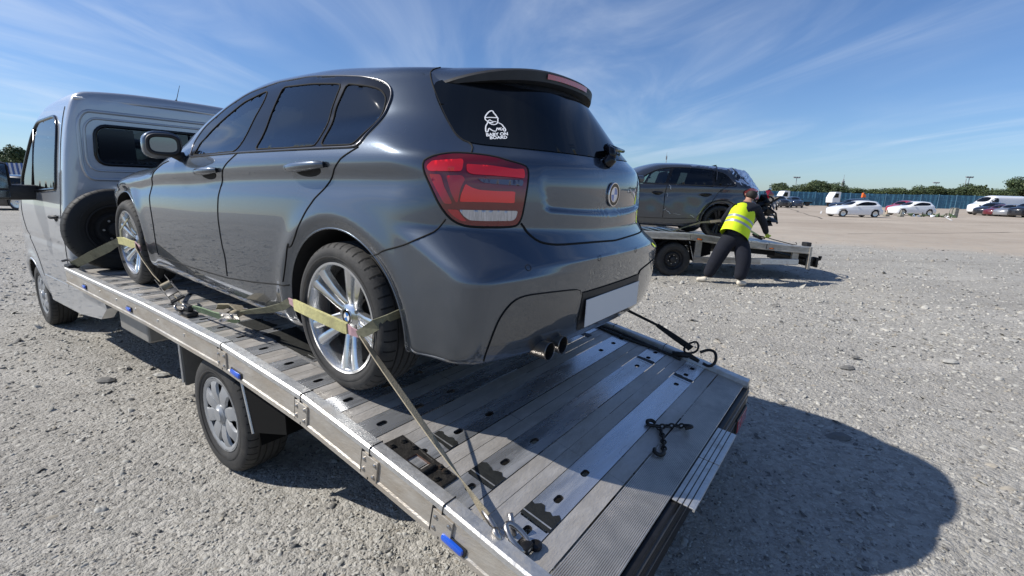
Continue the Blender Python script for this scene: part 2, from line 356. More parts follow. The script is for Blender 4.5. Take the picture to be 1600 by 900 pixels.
HATCH = dict(
 XR=[(.20,-.74),(.28,-.79),(.36,-.815),(.45,-.826),(.58,-.836),(.618,-.8395),(.632,-.832),(.70,-.802),(.735,-.793),(.80,-.792),(.90,-.786),(.97,-.765),(1.02,-.722),(1.10,-.66),(1.2,-.585),(1.3,-.505),(1.40,-.42)],
 TOP=[(-.9,1.30),(-.45,1.36),(0,1.41),(.5,1.44),(.9,1.435),(1.2,1.395),(1.45,1.32),(1.7,1.215),(1.95,1.09),(2.12,1.01),(2.25,.995),(2.7,.95),(3.05,.865),(3.28,.78),(3.42,.64)],
 WS=[(.10,.74),(.17,.80),(.23,.850),(.35,.868),(.5,.876),(.6,.877),(.70,.868),(.785,.850),(.838,.8605),(.85,.8605),(.90,.845),(.945,.815),(.97,.80),(1.1,.745),(1.25,.668),(1.4,.565)],
 PL=[(-.9,.93),(-.5,.955),(-.1,.99),(.4,1.0),(2.2,1.0),(2.75,.992),(3.1,.955),(3.3,.88),(3.43,.70)],
 GH=[(-.9,.80),(-.5,.86),(0,.94),(.5,.985),(1.0,1.0),(1.5,.985),(2.1,.93),(2.5,.9)],
 ZC=[(-.9,.975),(-.36,.967),(.06,.953),(.41,.939),(1.06,.905),(1.31,.883),(2.07,.838),(2.4,.79),(2.9,.76),(3.4,.74)],
 recess=False, ax=(0, 2.69), xf=3.435, zw=.318, ra=.425, zb=(.17, .09), up=.52, wmul=1.0, base=.93)
def makeF(**kw):
    d = dict(HATCH); d.update(kw); XR, TOP, WS, PL, GH, ZC = [C1(d[k]) for k in ('XR', 'TOP', 'WS', 'PL', 'GH', 'ZC')]
    def F(x, y, z):
        ay = np.abs(y)/d['wmul']; z0 = z; z = z-(ZC(x)-.85)*np.clip((z-.5)/.3, 0, 1)
        g = np.clip((z-d['base'])/.12, 0, 1); g = g*g*(3-2*g); w = WS(z)*(PL(x)*(1-g)+GH(x)*g*PL(x)**.3)
        for a_ in d['ax']:
            r = np.hypot(x-a_, z0-d['zw']); w = w+np.where(r > d['ra'], .012*np.exp(-((r-d['ra'])/.06)**2), .012-(d['ra']-r)*.42*(r > .3))
        side = ay-w; z = z0
        a = .12+.20*np.clip((z-.58)/.16, 0, 1)+d['up']*np.clip((z-1.0)/.3, 0, 1)
        rear = (XR(z)+a*(ay/.8)**2.6)-x
        if d.get('recess'):
            sm = lambda t: np.clip(t, 0, 1)**2*(3-2*np.clip(t, 0, 1))
            zt_ = .968; zb_ = .792+.02*(ay/.45)**2; rear = rear+sm((zt_-z)/.009)*sm((z-zb_)/.009)*sm((.462-.03*np.abs(z-.9)/.1-ay)/.014)*(.001+.015*(zt_-z)/.17)
        top = (z-(TOP(x)-.055*(ay/.55)**2.2))*.9
        front = x-(d['xf']-.34*(ay/.8)**2.5-.25*np.clip(.35-z, 0, 1)); bot = d['zb'][0]+d['zb'][1]*np.clip((-.2-x)/.2, 0, 1)-z
        q = smax(side, rear*.85, .09); q = smax(q, front*.8, .12); q = smax(q, top, .075); return smax(q, bot, .03)
    return F
def bisect(F, O, D, tmax=2.2, it=34):
    lo = np.zeros(len(O)); hi = np.full(len(O), tmax)
    for _ in range(it):
        m_ = (lo+hi)/2; P = O+D*m_[:, None]; k = F(P[:, 0], P[:, 1], P[:, 2]) > 0; hi = np.where(k, m_, hi); lo = np.where(k, lo, m_)
    return O+D*((lo+hi)/2)[:, None]
def grad(F, P):
    e = 1e-3; G = np.array([F(*(P+np.eye(3)[k]*e).T)-F(*(P-np.eye(3)[k]*e).T) for k in range(3)]).T; return G/np.maximum(np.linalg.norm(G, axis=1, keepdims=True), 1e-9)
def project(F, P, off=0):
    P = np.array(P, float)
    for _ in range(8):
        e = 1e-3; G = np.array([F(*(P+np.eye(3)[k]*e).T)-F(*(P-np.eye(3)[k]*e).T) for k in range(3)]).T/(2*e)
        P = P-(F(*P.T)/np.maximum((G**2).sum(1), 1e-6))[:, None]*G*.9
    return P+grad(F, P)*off
def shell(F, x0, x1, zs, dx=.015, nc=84, nth=360):
    O, D = [], []; th = np.linspace(0, 2*math.pi, nth, endpoint=False); rows = 0
    ph = np.linspace(R(1.2), R(90), nc)
    spec = [(x0, -math.cos(p), math.sin(p)) for p in ph]+[(x, 0, 1) for x in np.arange(x0+dx, x1, dx)]+[(x1, math.cos(p), math.sin(p)) for p in ph[::-1]]
    for (x, cx, cr) in spec:
        for t in th: O.append((x, 0, zs)); D.append((cx, cr*math.cos(t), cr*math.sin(t)))
    V = bisect(F, np.array(O), np.array(D)); n = len(spec); Fc = []
    for i in range(n-1):
        for j in range(nth): a = i*nth+j; b = i*nth+(j+1) % nth; Fc.append((a, b, b+nth, a+nth))
    Fc.append(tuple(range(nth))[::-1]); Fc.append(tuple(range((n-1)*nth, n*nth)))
    return V, Fc
def prune(V, Fc, keep):
    used = sorted({i for f, k in zip(Fc, keep) if k for i in f}); mp_ = {a: b for b, a in enumerate(used)}
    return V[used], [tuple(mp_[i] for i in f) for f, k in zip(Fc, keep) if k]
def cut_openings(V, Fc, polys, ax, zw, ra, extra=None):
    """drop faces inside side windows (x,z polygons) and wheel arches"""
    c = np.array([V[list(f[:4])].mean(0) for f in Fc]); keep = np.ones(len(Fc), bool); side = np.abs(c[:, 1]) > .45
    for p in polys:
        vin = inpoly(p, V[:, 0], V[:, 2]) & (np.abs(V[:, 1]) > .45) & (V[:, 2] > .8)
        keep &= ~np.array([vin[list(f[:4])].any() for f in Fc])
    for a in ax: keep &= ~((np.hypot(c[:, 0]-a, c[:, 2]-zw) < ra) & (np.abs(c[:, 1]) > .5))
    return keep
def to3(F, pts, mode, sg=1, x0=.1):
    A = np.array(pts, float); n = len(A)
    if mode == 'side': O = np.c_[A[:, 0], np.full(n, .2*sg), A[:, 1]]; D = np.tile((0, sg, 0), (n, 1)).astype(float)
    elif mode == 'rad': O = np.c_[np.full(n, x0), np.zeros(n), A[:, 1]]; D = np.c_[-np.cos(A[:, 0]), np.sin(A[:, 0]), np.zeros(n)]
    elif mode == 'front': O = np.c_[np.full(n, x0), np.zeros(n), A[:, 1]]; D = np.c_[np.cos(A[:, 0]), np.sin(A[:, 0]), np.zeros(n)]
    elif mode == 'top': O = np.c_[A[:, 0], A[:, 1], np.full(n, .7)]; D = np.tile((0, 0, 1.), (n, 1))
    return bisect(F, O, D)
def to2(P, mode, x0=.1):
    P = np.array(P, float)
    if mode == 'side': return P[:, [0, 2]]
    if mode == 'rad': return np.c_[np.arctan2(P[:, 1], x0-P[:, 0]), P[:, 2]]
    if mode == 'front': return np.c_[np.arctan2(P[:, 1], P[:, 0]-x0), P[:, 2]]
    return P[:, :2]
def patch(name, F, outline, ms, parent, mode='side', off=.003, res=.02, holes=(), smooth=2, mirror=False, x0=.1, thick=0, is2d=False, rs=.012):
    """a panel that follows the body surface inside a closed outline"""
    def prep(o): 
        q = np.array(o, float) if is2d else to2(o, mode, x0)
        q = np.array(smooth_line(resample(q, rs*2.2, True), smooth, True)) if smooth else q
        return [tuple(p) for p in resample(q, rs, True)]
    v, f = tri_area(prep(outline), [prep(h) for h in holes], res)
    P = to3(F, v, mode, 1, x0); N = grad(F, P); P = P+N*off
    if mirror: P = P*np.array([1, -1, 1])
    fa = np.array(f); nn = np.cross(P[fa[:, 1]]-P[fa[:, 0]], P[fa[:, 2]]-P[fa[:, 0]]); ref = N[fa[:, 0]]*(np.array([1, -1, 1]) if mirror else 1)
    if (nn*ref).sum() < 0: f = [t[::-1] for t in f]
    return mk(name, P, f, ms, parent, smooth=True)
def seam(F, pts, r=.0028, it=2, off=0, closed=False, d=.02, mirror=False):
    Q = resample(np.array(smooth_line(pts, it, closed)), d, closed); Q = project(F, Q, off)
    if mirror: Q = Q*np.array([1, -1, 1])
    return Q
def roundel(name, T, r, parent):
    """round enamel emblem: dark ring with bright rims, quartered blue and white centre; faces +z of T"""
    mb = MB(); n = 32
    def ring(r0, r1, z, m):
        V = []; 
        for i in range(n): t = 2*math.pi*i/n; V += [(r0*math.cos(t), r0*math.sin(t), z), (r1*math.cos(t), r1*math.sin(t), z)]
        mb.add(V, [(2*i, 2*i+1, (2*i+3) % (2*n), (2*i+2) % (2*n)) for i in range(n)], m)
    mb.lathe([(0, r), (.1*r, r), (.14*r, .96*r), (.14*r, .9*r)], ax='z', n=n, m=0)
    ring(.62*r, .90*r, .12*r, 1); ring(.57*r, .63*r, .14*r, 0)
    for q in range(4):
        V = [(0, 0, .125*r)]+[(.57*r*math.cos(math.pi/2*q+math.pi/16*i), .57*r*math.sin(math.pi/2*q+math.pi/16*i), .125*r) for i in range(9)]
        mb.add(V, [tuple(range(10))], 2+q % 2)
    mb.xf(T); return mb.build(name, ['chrome', 'blackgloss', 'white_enamel', 'blue_enamel'], parent)
def make_wheel(parent, loc, sg=1, rt=.318, w=.225, rr=.229, style='alloy', spin=0, tyre_mat='tyre', badge=True, dishmat='alloy'):
    """wheel whose outer face looks to +y*sg"""
    T = Matrix.Translation(loc) @ (Matrix.Rotation(math.pi, 4, 'Z') if sg < 0 else Matrix.Identity(4)) @ Matrix.Rotation(spin, 4, 'Y')
    h = w/2; rim = MB()
    rim.lathe([(h-.012, rr+.004), (h-.004, rr+.002), (h-.004, rr-.008), (h-.016, rr-.014), (h-.05, rr-.022), (-h+.02, rr-.03), (-h+.01, rr+.002)], n=64, m=0)
    if style == 'alloy':
        for k in range(5):
            a = 2*math.pi*k/5
            for s in (-1, 1):
                # one arm of the double spoke, narrow at the top
                st = [(.050, s*.020, .018, h-.056), (.085, s*.0235, .0190, h-.043), (.14, s*.0285, .0215, h-.029), (.19, s*.035, .025, h-.018), (rr-.014, s*.042, .030, h-.012)]
                V = []
                for (r_, off, hw, y) in st:
                    for (dx_, dy_) in ((-1, -.028), (-.85, -.006), (-.45, 0), (.45, 0), (.85, -.006), (1, -.028)):
                        X = off+dx_*hw; V.append((r_*math.cos(a)-X*math.sin(a), y+dy_, r_*math.sin(a)+X*math.cos(a)))
                Fq = []
                for i in range(len(st)-1):
                    for j in range(5): Fq.append((i*6+j, i*6+j+1, i*6+6+j+1, i*6+6+j))
                rim.add(V, Fq, 0)
            # web joining the two arms near the hub
            V = []
            for (r_, hw, y) in ((.05, .026, h-.064), (.10, .012, h-.058), (.13, .010, h-.055)):
                for d_ in (-1, 1): V.append((r_*math.cos(a)-d_*hw*math.sin(a), y, r_*math.sin(a)+d_*hw*math.cos(a)))
            rim.add(V, [(0, 1, 3, 2), (2, 3, 5, 4)], 0)
        rim.lathe([(h-.085, .068), (h-.062, .064), (h-.052, .052), (h-.046, .036), (h-.048, .034)], n=40, m=0)
        for k in range(5):
            a = 2*math.pi*(k+.5)/5; c = (.056*math.cos(a), h-.058, .056*math.sin(a)); rim.lathe([(.006, .001), (.006, .007), (-.004, .0075)], c=c, n=10, m=2)
        rim.lathe([(h-.10, .0), (h-.10, rr-.03)], n=40, m=1)
    elif style == 'cover':      # plastic wheel trim with nine rounded openings
        rim.lathe([(h-.004, rr), (h-.004, rr-.012), (h-.014, rr-.03)], n=54, m=0)
        n = 8
        for k in range(n):
            a = 2*math.pi*k/n; V = []; Fq = []
            st = [(.045, .020, h-.012), (.09, .038, h-.004), (.13, .040, h+.001), (.165, .036, h-.003), (rr-.02, .052, h-.012)]
            for (r_, hw, y) in st:
                for d_, dy_ in ((-1, -.014), (-.86, -.001), (0, .002), (.86, -.001), (1, -.014)): V.append((r_*math.cos(a)-d_*hw*math.sin(a), y+dy_, r_*math.sin(a)+d_*hw*math.cos(a)))
            for i in range(len(st)-1):
                for j in range(4): Fq.append((i*5+j, i*5+j+1, i*5+6+j, i*5+5+j))
            rim.add(V, Fq, 0)
        rim.lathe([(h-.02, .06), (h-.004, .055), (h+.004, .04), (h+.010, .036), (h+.011, .0)], n=32, m=0)
        rim.lathe([(h-.03, .0), (h-.03, rr-.02)], n=40, m=1)
    else:                       # pressed steel wheel
        rim.lathe([(h-.016, rr-.014), (h-.06, rr-.03), (h-.075, rr-.055), (h-.05, rr-.075), (h-.045, rr-.09), (h-.07, .075), (h-.075, .06), (h-.02, .055), (h-.012, .04), (h-.012, 0)], n=48, m=0)
        for k in range(14):
            a = 2*math.pi*k/14; rim.lathe([(h-.044, .0), (h-.044, .011)], c=((rr-.082)*math.cos(a), .001, (rr-.082)*math.sin(a)), n=8, m=1)
        for k in range(6):
            a = 2*math.pi*k/6; rim.lathe([(h-.052, 0), (h-.052, .010), (h-.07, .010)], c=(.085*math.cos(a), 0, .085*math.sin(a)), n=6, m=2)
    rim.xf(T)
    ro = rim.build('wheel', [dishmat, 'darkinner', 'steel'], parent, smooth=38)
    ty = MB(); s = h
    prof = [(s-.012, rr+.001), (s-.002, rr+.012), (s+.006, rr+(rt-rr)*.45), (s+.002, rt-.028), (s-.012, rt-.012), (s-.028, rt-.003)]
    gs = [.62, .22, -.22, -.62]; x = s-.028
    for g in gs:
        y = g*(s-.028); prof += [(y+.005, rt), (y+.004, rt-.008), (y-.004, rt-.008), (y-.005, rt)]
    prof += [(-s+.028, rt-.003), (-s+.012, rt-.012), (-s-.002, rt-.028), (-s-.006, rr+(rt-rr)*.45), (-s+.002, rr+.012), (-s+.012, rr+.001)]
    ty.lathe(prof, n=80, m=0); nb = len(ty.V)
    for k in range(44):        # shoulder sipes
        a = 2*math.pi*k/44
        for e in (-1, 1):
            V = []
            for (yy, r_) in ((e*(s-.050), rt+.0006), (e*(s-.030), rt-.0022), (e*(s-.014), rt-.0095), (e*(s-.004), rt-.020)):
                for d_ in (-1, 1): t = a+d_*.0035/rt+ (yy/s)*e*.02; V.append((r_*math.cos(t), yy, r_*math.sin(t)))
            ty.add(V, [(0, 1, 3, 2), (2, 3, 5, 4), (4, 5, 7, 6)], 1)
    ty.lathe([(s+.0075, rr+(rt-rr)*.30), (s+.0080, rr+(rt-rr)*.33), (s+.0075, rr+(rt-rr)*.36)], n=64, m=0)
    ty.xf(T); ty.build('tyre', [tyre_mat, 'gap'], ro, smooth=50)
    if style == 'alloy':
        if badge: roundel('hub_cap', T @ Matrix.Translation((0, h-.047, 0)) @ Matrix.Rotation(-math.pi/2, 4, 'X') @ Matrix.Rotation(.3, 4, 'Z'), .034, ro)
        dk_ = MB(); dk_.lathe([(h-.115, .07), (h-.112, .15), (h-.13, .152)], n=48, m=0); dk_.box(-.05, .05, h-.15, h-.095, .08, .17, 1, .01); dk_.xf(T); dk_.build('brake_disc', ['disc', 'rust'], ro, smooth=30)
    return ro
def handle(name, F, xa, xb, za, zb, parent, mirror=False, m='paint', r=.0175):
    """bar door handle over a dark patch painted as its shaded hollow"""
    n = 14; P = []
    for i in range(n+1):
        u = i/n; x = xa+(xb-xa)*u; z = za+(zb-za)*u; P.append((x, .8, z))
    P = to3(F, np.array(P)[:, [0, 2]], 'side'); N = grad(F, P)
    off = np.array([.006+.026*math.sin(math.pi*min(1, max(0, (i/n)*1.0)))**.45 for i in range(n+1)])
    Q = P+N*off[:, None]; 
    rad = [r*(.75+.45*math.sin(math.pi*i/n)**.6) for i in range(n+1)]
    mb = MB(); mb.tube(Q, rad, 10, 0)
    xc, zc_ = xa+(xb-xa)*.5, za+(zb-za)*.5; k = len(mb.V)
    ell = [(xc+abs(xb-xa)*.36*math.cos(t), zc_-.012+.030*math.sin(t)) for t in np.linspace(0, 2*math.pi, 24, endpoint=False)]
    v, f = tri_area(ell, (), .012); pp = to3(F, v, 'side'); pp = pp+grad(F, pp)*.0015; mb.add(pp.tolist(), f, 1)  # flat dark ellipse on the surface carries the shade of a hollow
    if mirror: mb.V = [(a, -b, c) for a, b, c in mb.V]; mb.F = [t[::-1] for t in mb.F]
    return mb.build(name, [m, 'darkinner'], parent, smooth=60)

# outlines measured on the body (x forward, y left, z up from the rear axle)
FE = {
 'dlo': [(1.501, 0.823, 0.955), (0.823, 0.837, 0.984), (0.263, 0.842, 1.001), (-0.115, 0.835, 1.011), (-0.137, 0.832, 1.018), (-0.134, 0.761, 1.094), (-0.126, 0.693, 1.173), (-0.118, 0.662, 1.217), (-0.087, 0.644, 1.253), (-0.034, 0.638, 1.282), (0.092, 0.649, 1.305), (0.23, 0.647, 1.32), (0.516, 0.638, 1.341), (0.785, 0.642, 1.336), (1.054, 0.667, 1.296), (1.258, 0.693, 1.232), (1.473, 0.728, 1.137), (1.585, 0.763, 1.039)],
 'win_front': [(1.458, 0.818, 0.964), (1.463, 0.775, 1.032), (1.35, 0.75, 1.103), (1.234, 0.731, 1.162), (1.035, 0.701, 1.247), (0.814, 0.678, 1.294), (0.806, 0.713, 1.234), (0.839, 0.756, 1.139), (0.891, 0.832, 0.987)],
 'win_rear': [(0.674, 0.675, 1.3), (0.689, 0.832, 0.998), (0.376, 0.837, 1.005), (0.153, 0.835, 1.014), (0.199, 0.736, 1.148), (0.195, 0.676, 1.28), (0.419, 0.676, 1.296)],
 'win_q': [(0.158, 0.675, 1.278), (0.175, 0.731, 1.156), (0.121, 0.835, 1.014), (-0.104, 0.832, 1.018), (-0.128, 0.756, 1.098), (-0.111, 0.685, 1.19), (-0.089, 0.673, 1.217), (-0.048, 0.666, 1.243), (0.007, 0.671, 1.257)],
 'gap_bpillar': [(0.753, 0.665, 1.312), (0.741, 0.701, 1.256), (0.787, 0.761, 1.126), (0.824, 0.825, 1), (0.931, 0.855, 0.936), (1.008, 0.858, 0.886), (1.057, 0.863, 0.781), (1.063, 0.875, 0.669), (1.046, 0.876, 0.5), (1.023, 0.874, 0.445), (1.039, 0.867, 0.333)],
 'gap_fender': [(1.813, 0.832, 0.927), (1.896, 0.842, 0.906), (2.046, 0.856, 0.835), (2.129, 0.861, 0.722), (2.075, 0.877, 0.559), (2.104, 0.865, 0.312), (2.091, 0.864, 0.308)],
 'gap_rear': [(-0.128, 0.835, 1.011), (-0.012, 0.852, 0.953), (0.054, 0.851, 0.869), (0.168, 0.871, 0.777), (0.234, 0.887, 0.683), (0.334, 0.883, 0.559), (0.322, 0.888, 0.622), (0.409, 0.882, 0.41)],
 'gap_sill': [(2.098, 0.863, 0.298), (1.533, 0.864, 0.304), (1.044, 0.866, 0.321), (0.705, 0.868, 0.354), (0.376, 0.867, 0.398)],
 'gap_bumper': [(-0.198, 0.844, 0.609), (-0.433, 0.842, 0.687), (-0.494, 0.789, 0.727), (-0.513, 0.758, 0.773)],
 'lamp': [(-0.435, 0.794, 0.963), (-0.455, 0.775, 0.981), (-0.486, 0.739, 0.994), (-0.508, 0.71, 0.999), (-0.541, 0.669, 0.999), (-0.591, 0.606, 0.994), (-0.635, 0.556, 0.979), (-0.665, 0.511, 0.969), (-0.676, 0.505, 0.953), (-0.683, 0.517, 0.9), (-0.682, 0.529, 0.831), (-0.679, 0.537, 0.784), (-0.672, 0.549, 0.757), (-0.655, 0.578, 0.75), (-0.579, 0.685, 0.749), (-0.547, 0.722, 0.756), (-0.521, 0.75, 0.779), (-0.495, 0.772, 0.822), (-0.467, 0.786, 0.882), (-0.444, 0.794, 0.928)],
 'gap_hatch': [(-0.184, 0.47, 1.352), (-0.175, 0.515, 1.333), (-0.195, 0.536, 1.304), (-0.246, 0.563, 1.248), (-0.359, 0.61, 1.135), (-0.46, 0.644, 1.054), (-0.51, 0.619, 1.037), (-0.541, 0.664, 1.001)],
 'gap_hatch2': [(-0.679, 0.536, 0.763), (-0.713, 0.51, 0.718), (-0.75, 0.479, 0.696), (-0.789, 0.375, 0.687), (-0.827, 0.034, 0.681), (-0.802, -0.277, 0.698), (-0.742, -0.442, 0.749)],
 'L_tl': [(-0.45, 0.788, 0.95), (-0.463, 0.775, 0.968), (-0.536, 0.698, 0.978), (-0.542, 0.712, 0.937), (-0.456, 0.787, 0.934)],
 'L_top': [(-0.546, 0.695, 0.962), (-0.6, 0.626, 0.961), (-0.65, 0.552, 0.953), (-0.666, 0.521, 0.956), (-0.675, 0.525, 0.923), (-0.655, 0.559, 0.925), (-0.607, 0.633, 0.928), (-0.564, 0.689, 0.929), (-0.551, 0.7, 0.938)],
 'L_clr': [(-0.578, 0.675, 0.915), (-0.673, 0.531, 0.917), (-0.674, 0.534, 0.897), (-0.637, 0.596, 0.899), (-0.594, 0.657, 0.902)],
 'L_mid': [(-0.554, 0.707, 0.897), (-0.567, 0.693, 0.886), (-0.586, 0.67, 0.878), (-0.626, 0.617, 0.876), (-0.661, 0.56, 0.877), (-0.661, 0.564, 0.858), (-0.662, 0.563, 0.836), (-0.605, 0.649, 0.837), (-0.544, 0.724, 0.835), (-0.546, 0.719, 0.861)],
 'L_a': [(-0.46, 0.786, 0.925), (-0.493, 0.763, 0.925), (-0.505, 0.759, 0.884), (-0.529, 0.741, 0.827), (-0.508, 0.761, 0.826), (-0.479, 0.777, 0.883)],
 'L_b': [(-0.507, 0.752, 0.921), (-0.544, 0.713, 0.925), (-0.553, 0.706, 0.912), (-0.545, 0.719, 0.887), (-0.542, 0.724, 0.861), (-0.54, 0.728, 0.83), (-0.536, 0.733, 0.83), (-0.522, 0.745, 0.867)],
 'L_rev': [(-0.544, 0.726, 0.808), (-0.669, 0.553, 0.809), (-0.668, 0.557, 0.786), (-0.661, 0.568, 0.773), (-0.602, 0.655, 0.771), (-0.569, 0.697, 0.772), (-0.555, 0.713, 0.786)],
 'L_tri': [(-0.515, 0.755, 0.808), (-0.541, 0.728, 0.808), (-0.554, 0.714, 0.78), (-0.564, 0.703, 0.768), (-0.549, 0.72, 0.769), (-0.529, 0.742, 0.787)],
 'st0': [(-0.461, 0.504, 1.14), (-0.457, 0.495, 1.149), (-0.455, 0.478, 1.163), (-0.457, 0.465, 1.17), (-0.463, 0.46, 1.169), (-0.469, 0.463, 1.162), (-0.479, 0.462, 1.154), (-0.488, 0.464, 1.145), (-0.494, 0.464, 1.14)],
 'st1': [(-0.461, 0.504, 1.14), (-0.472, 0.487, 1.142), (-0.489, 0.465, 1.143)],
 'st2': [(-0.461, 0.504, 1.14), (-0.468, 0.509, 1.131), (-0.48, 0.506, 1.124), (-0.491, 0.505, 1.116), (-0.5, 0.497, 1.113), (-0.504, 0.484, 1.118), (-0.5, 0.473, 1.129), (-0.493, 0.466, 1.139)],
 'st3': [(-0.473, 0.507, 1.128), (-0.478, 0.504, 1.126), (-0.476, 0.494, 1.134), (-0.484, 0.494, 1.128), (-0.491, 0.488, 1.126), (-0.497, 0.479, 1.127)],
 'st4': [(-0.482, 0.506, 1.122), (-0.488, 0.5, 1.121), (-0.493, 0.492, 1.122)],
 'st5': [(-0.48, 0.508, 1.122), (-0.483, 0.518, 1.113), (-0.486, 0.528, 1.105), (-0.503, 0.546, 1.082), (-0.507, 0.538, 1.084), (-0.497, 0.522, 1.1), (-0.507, 0.521, 1.093), (-0.517, 0.517, 1.088), (-0.522, 0.509, 1.089)],
 'st6': [(-0.504, 0.476, 1.124), (-0.517, 0.468, 1.117), (-0.525, 0.47, 1.109), (-0.537, 0.47, 1.099), (-0.541, 0.478, 1.091), (-0.538, 0.483, 1.092)],
 'st7': [(-0.521, 0.507, 1.09), (-0.513, 0.492, 1.106), (-0.527, 0.499, 1.091), (-0.519, 0.484, 1.106), (-0.533, 0.492, 1.09), (-0.527, 0.473, 1.106), (-0.537, 0.482, 1.093)],
 'st8': [(-0.518, 0.495, 1.101), (-0.525, 0.48, 1.104)],
 'st9': [(-0.516, 0.557, 1.066), (-0.557, 0.48, 1.077), (-0.506, 0.548, 1.078)],
 'st10': [(-0.532, 0.555, 1.056), (-0.565, 0.494, 1.063), (-0.523, 0.546, 1.067)],
}

# ================================================================ the grey hatchback on the near truck
def to_np(L): return [np.array(p, float) for p in L]
CARM = Matrix(((-0.79965178, -0.60005034, 0.02228488, -0.21098406), (0.59949804, -0.79991964, -0.02703080, 2.6035635), (0.03404596, -0.00825548, 0.99938617, -0.85213469+1.6), (0, 0, 0, 1)))
Fh = makeF(recess=True)
car = empty('hatchback_car', CARM, 'dark grey metallic hatchback with white rear window sticker, strapped on the near truck bed', 'car')
V, Fc = shell(Fh, -.10, 2.75, .60)
wins = [FE['win_front'], FE['win_rear'], FE['win_q']]
wx = [[tuple(np.mean(w_, 0)+(np.array(q)-np.mean(w_, 0))*1.03) for q in w_] for w_ in [resample(to2(w, 'side'), .03, True) for w in wins]]
w2 = [[tuple(q) for q in smooth_line(resample(to2(w, 'side'), .035, True), 2, True)] for w in wins]
keep = cut_openings(V, Fc, w2, (0, 2.69), .318, .383)
ccx = np.array([V[list(f[:4])].mean(0) for f in Fc]); WS_ = [(.0, 1.33), (.40, 1.325), (.50, 1.28), (.58, 1.16), (.67, 1.03), (.58, 1.00), (0, .99)]
keep &= ~(inpoly(WS_+[(-y, z) for y, z in WS_[1:-1][::-1]], ccx[:, 1], ccx[:, 2]) & (ccx[:, 0] > 1.15))
Vb, Fb = prune(V, Fc, keep)
mk('body', Vb, [f[::-1] for f in Fb], 'paint', car, smooth=True)
# dark lining just inside the shell
Gn = grad(Fh, V); k2 = keep.copy(); cz = np.array([V[list(f[:4])].mean(0) for f in Fc]); k2 &= (cz[:, 2] > .5)
Vl, Fl = prune(V-Gn*.03, Fc, k2); mk('interior_lining', Vl, Fl, 'darkinner', car, smooth=True)
for mir in (False, True):
    dl = np.array(smooth_line(resample(to2(FE['dlo'], 'side'), .05, True), 2, True))
    patch('window_surround', Fh, dl, 'blackgloss', car, holes=w2, is2d=True, off=.0035, smooth=0, mirror=mir, res=.02)
    for w in w2: mb = MB(); mb.tube(seam(Fh, to3(Fh, w, 'side'), off=.0028, closed=True, it=0, mirror=mir), .0042, 6, closed=True); mb.build('window_seal', 'gap', car, smooth=True)
    for nm, w, mm in zip(('front_door_glass', 'rear_door_glass', 'quarter_glass'), w2, ('glass_clear', 'glass_tint', 'glass_tint')):
        patch(nm, Fh, w, mm, car, is2d=True, off=.002, smooth=0, mirror=mir, res=.02)
    mb = MB(); mb.tube(seam(Fh, to3(Fh, dl, 'side'), off=.002, closed=True, it=1, mirror=mir), .0052, 8, closed=True); mb.build('window_trim', 'satin', car, smooth=True)
    mb = MB()
    for nm in ('gap_bpillar', 'gap_fender', 'gap_rear', 'gap_sill'): mb.tube(seam(Fh, FE[nm], mirror=mir, it=1 if nm != 'gap_sill' else 0), .0036, 6)
    mb.tube(seam(Fh, FE['gap_bumper'], mirror=mir), .0036, 6)
    mb.build('door_shut_line', 'gap', car, smooth=True)
    handle('rear_door_handle', Fh, .335, .065, .922, .942, car, mir); handle('front_door_handle', Fh, 1.30, 1.05, .873, .893, car, mir)
# wheel arches: rolled lip and dark liner
for ax in (0, 2.69):
    for sg in (1, -1):
        a = np.linspace(R(-24), R(204), 60); q = np.c_[ax+.376*np.cos(a), .318+.376*np.sin(a)]; P = to3(Fh, q, 'side'); P = P*np.array([1, sg, 1])
        mb = MB(); mb.tube(P, .0045, 8); V_ = []
        for rr_ in (.375, .386, .398): Q_ = to3(Fh, np.c_[ax+rr_*np.cos(a), .318+rr_*np.sin(a)], 'side'); Q_ = (Q_+grad(Fh, Q_)*(.0012 if rr_ < .39 else -.0004))*np.array([1, sg, 1]); V_ += Q_.tolist()
        mb.add(V_, [(r_*60+i, r_*60+i+1, (r_+1)*60+i+1, (r_+1)*60+i) for r_ in (0, 1) for i in range(59)]); mb.build('arch_lip', 'paint', car, smooth=True)
        mb = MB(); V_ = []; 
        for i, p in enumerate(P): V_ += [tuple(p+np.array([0, -.002*sg, 0])), (p[0], .50*sg, p[2])]
        mb.add(V_, [(2*i, 2*i+1, 2*i+3, 2*i+2) for i in range(len(P)-1)]); mb.add([(ax, .50*sg, .318)]+[(p[0], .50*sg, p[2]) for p in P], [(0, i+1, i+2) for i in range(len(P)-1)])
        mb.build('wheel_arch_liner', 'darkinner', car)
for ax, spin in ((0, R(12)), (2.69, R(14))):
    for sg in (1, -1): make_wheel(car, (ax, .757*sg, .318), sg, rr=.236, spin=spin*sg+R(90))
# tail lamps
x0 = .1
for mir in (False, True):
    hs = patch('tail_lamp', Fh, FE['lamp'], 'red_dark', car, 'rad', off=.006, mirror=mir, smooth=1, rs=.01)
    mb = MB(); mb.tube(seam(Fh, FE['lamp'], closed=True, it=1, mirror=mir, off=.002, d=.012), .0055, 8, closed=True); mb.build('lamp_gasket', 'gap', hs, smooth=True)
    for nm, on, mm in (('L_tl', 'upper_reflector', 'red_bright'), ('L_top', 'upper_light_bar', 'red_bright'), ('L_mid', 'brake_light_bar', 'red_bright'), ('L_a', 'side_reflector', 'red_mid'), ('L_b', 'side_reflector', 'red_mid'),
                       ('L_clr', 'indicator_slit', 'lamp_slit'), ('L_rev', 'reversing_light', 'lamp_clear'), ('L_tri', 'lower_reflector', 'red_mid')):
        patch(on, Fh, FE[nm], mm, hs, 'rad', off=.0100, mirror=mir, smooth=1, res=.012, rs=.006)
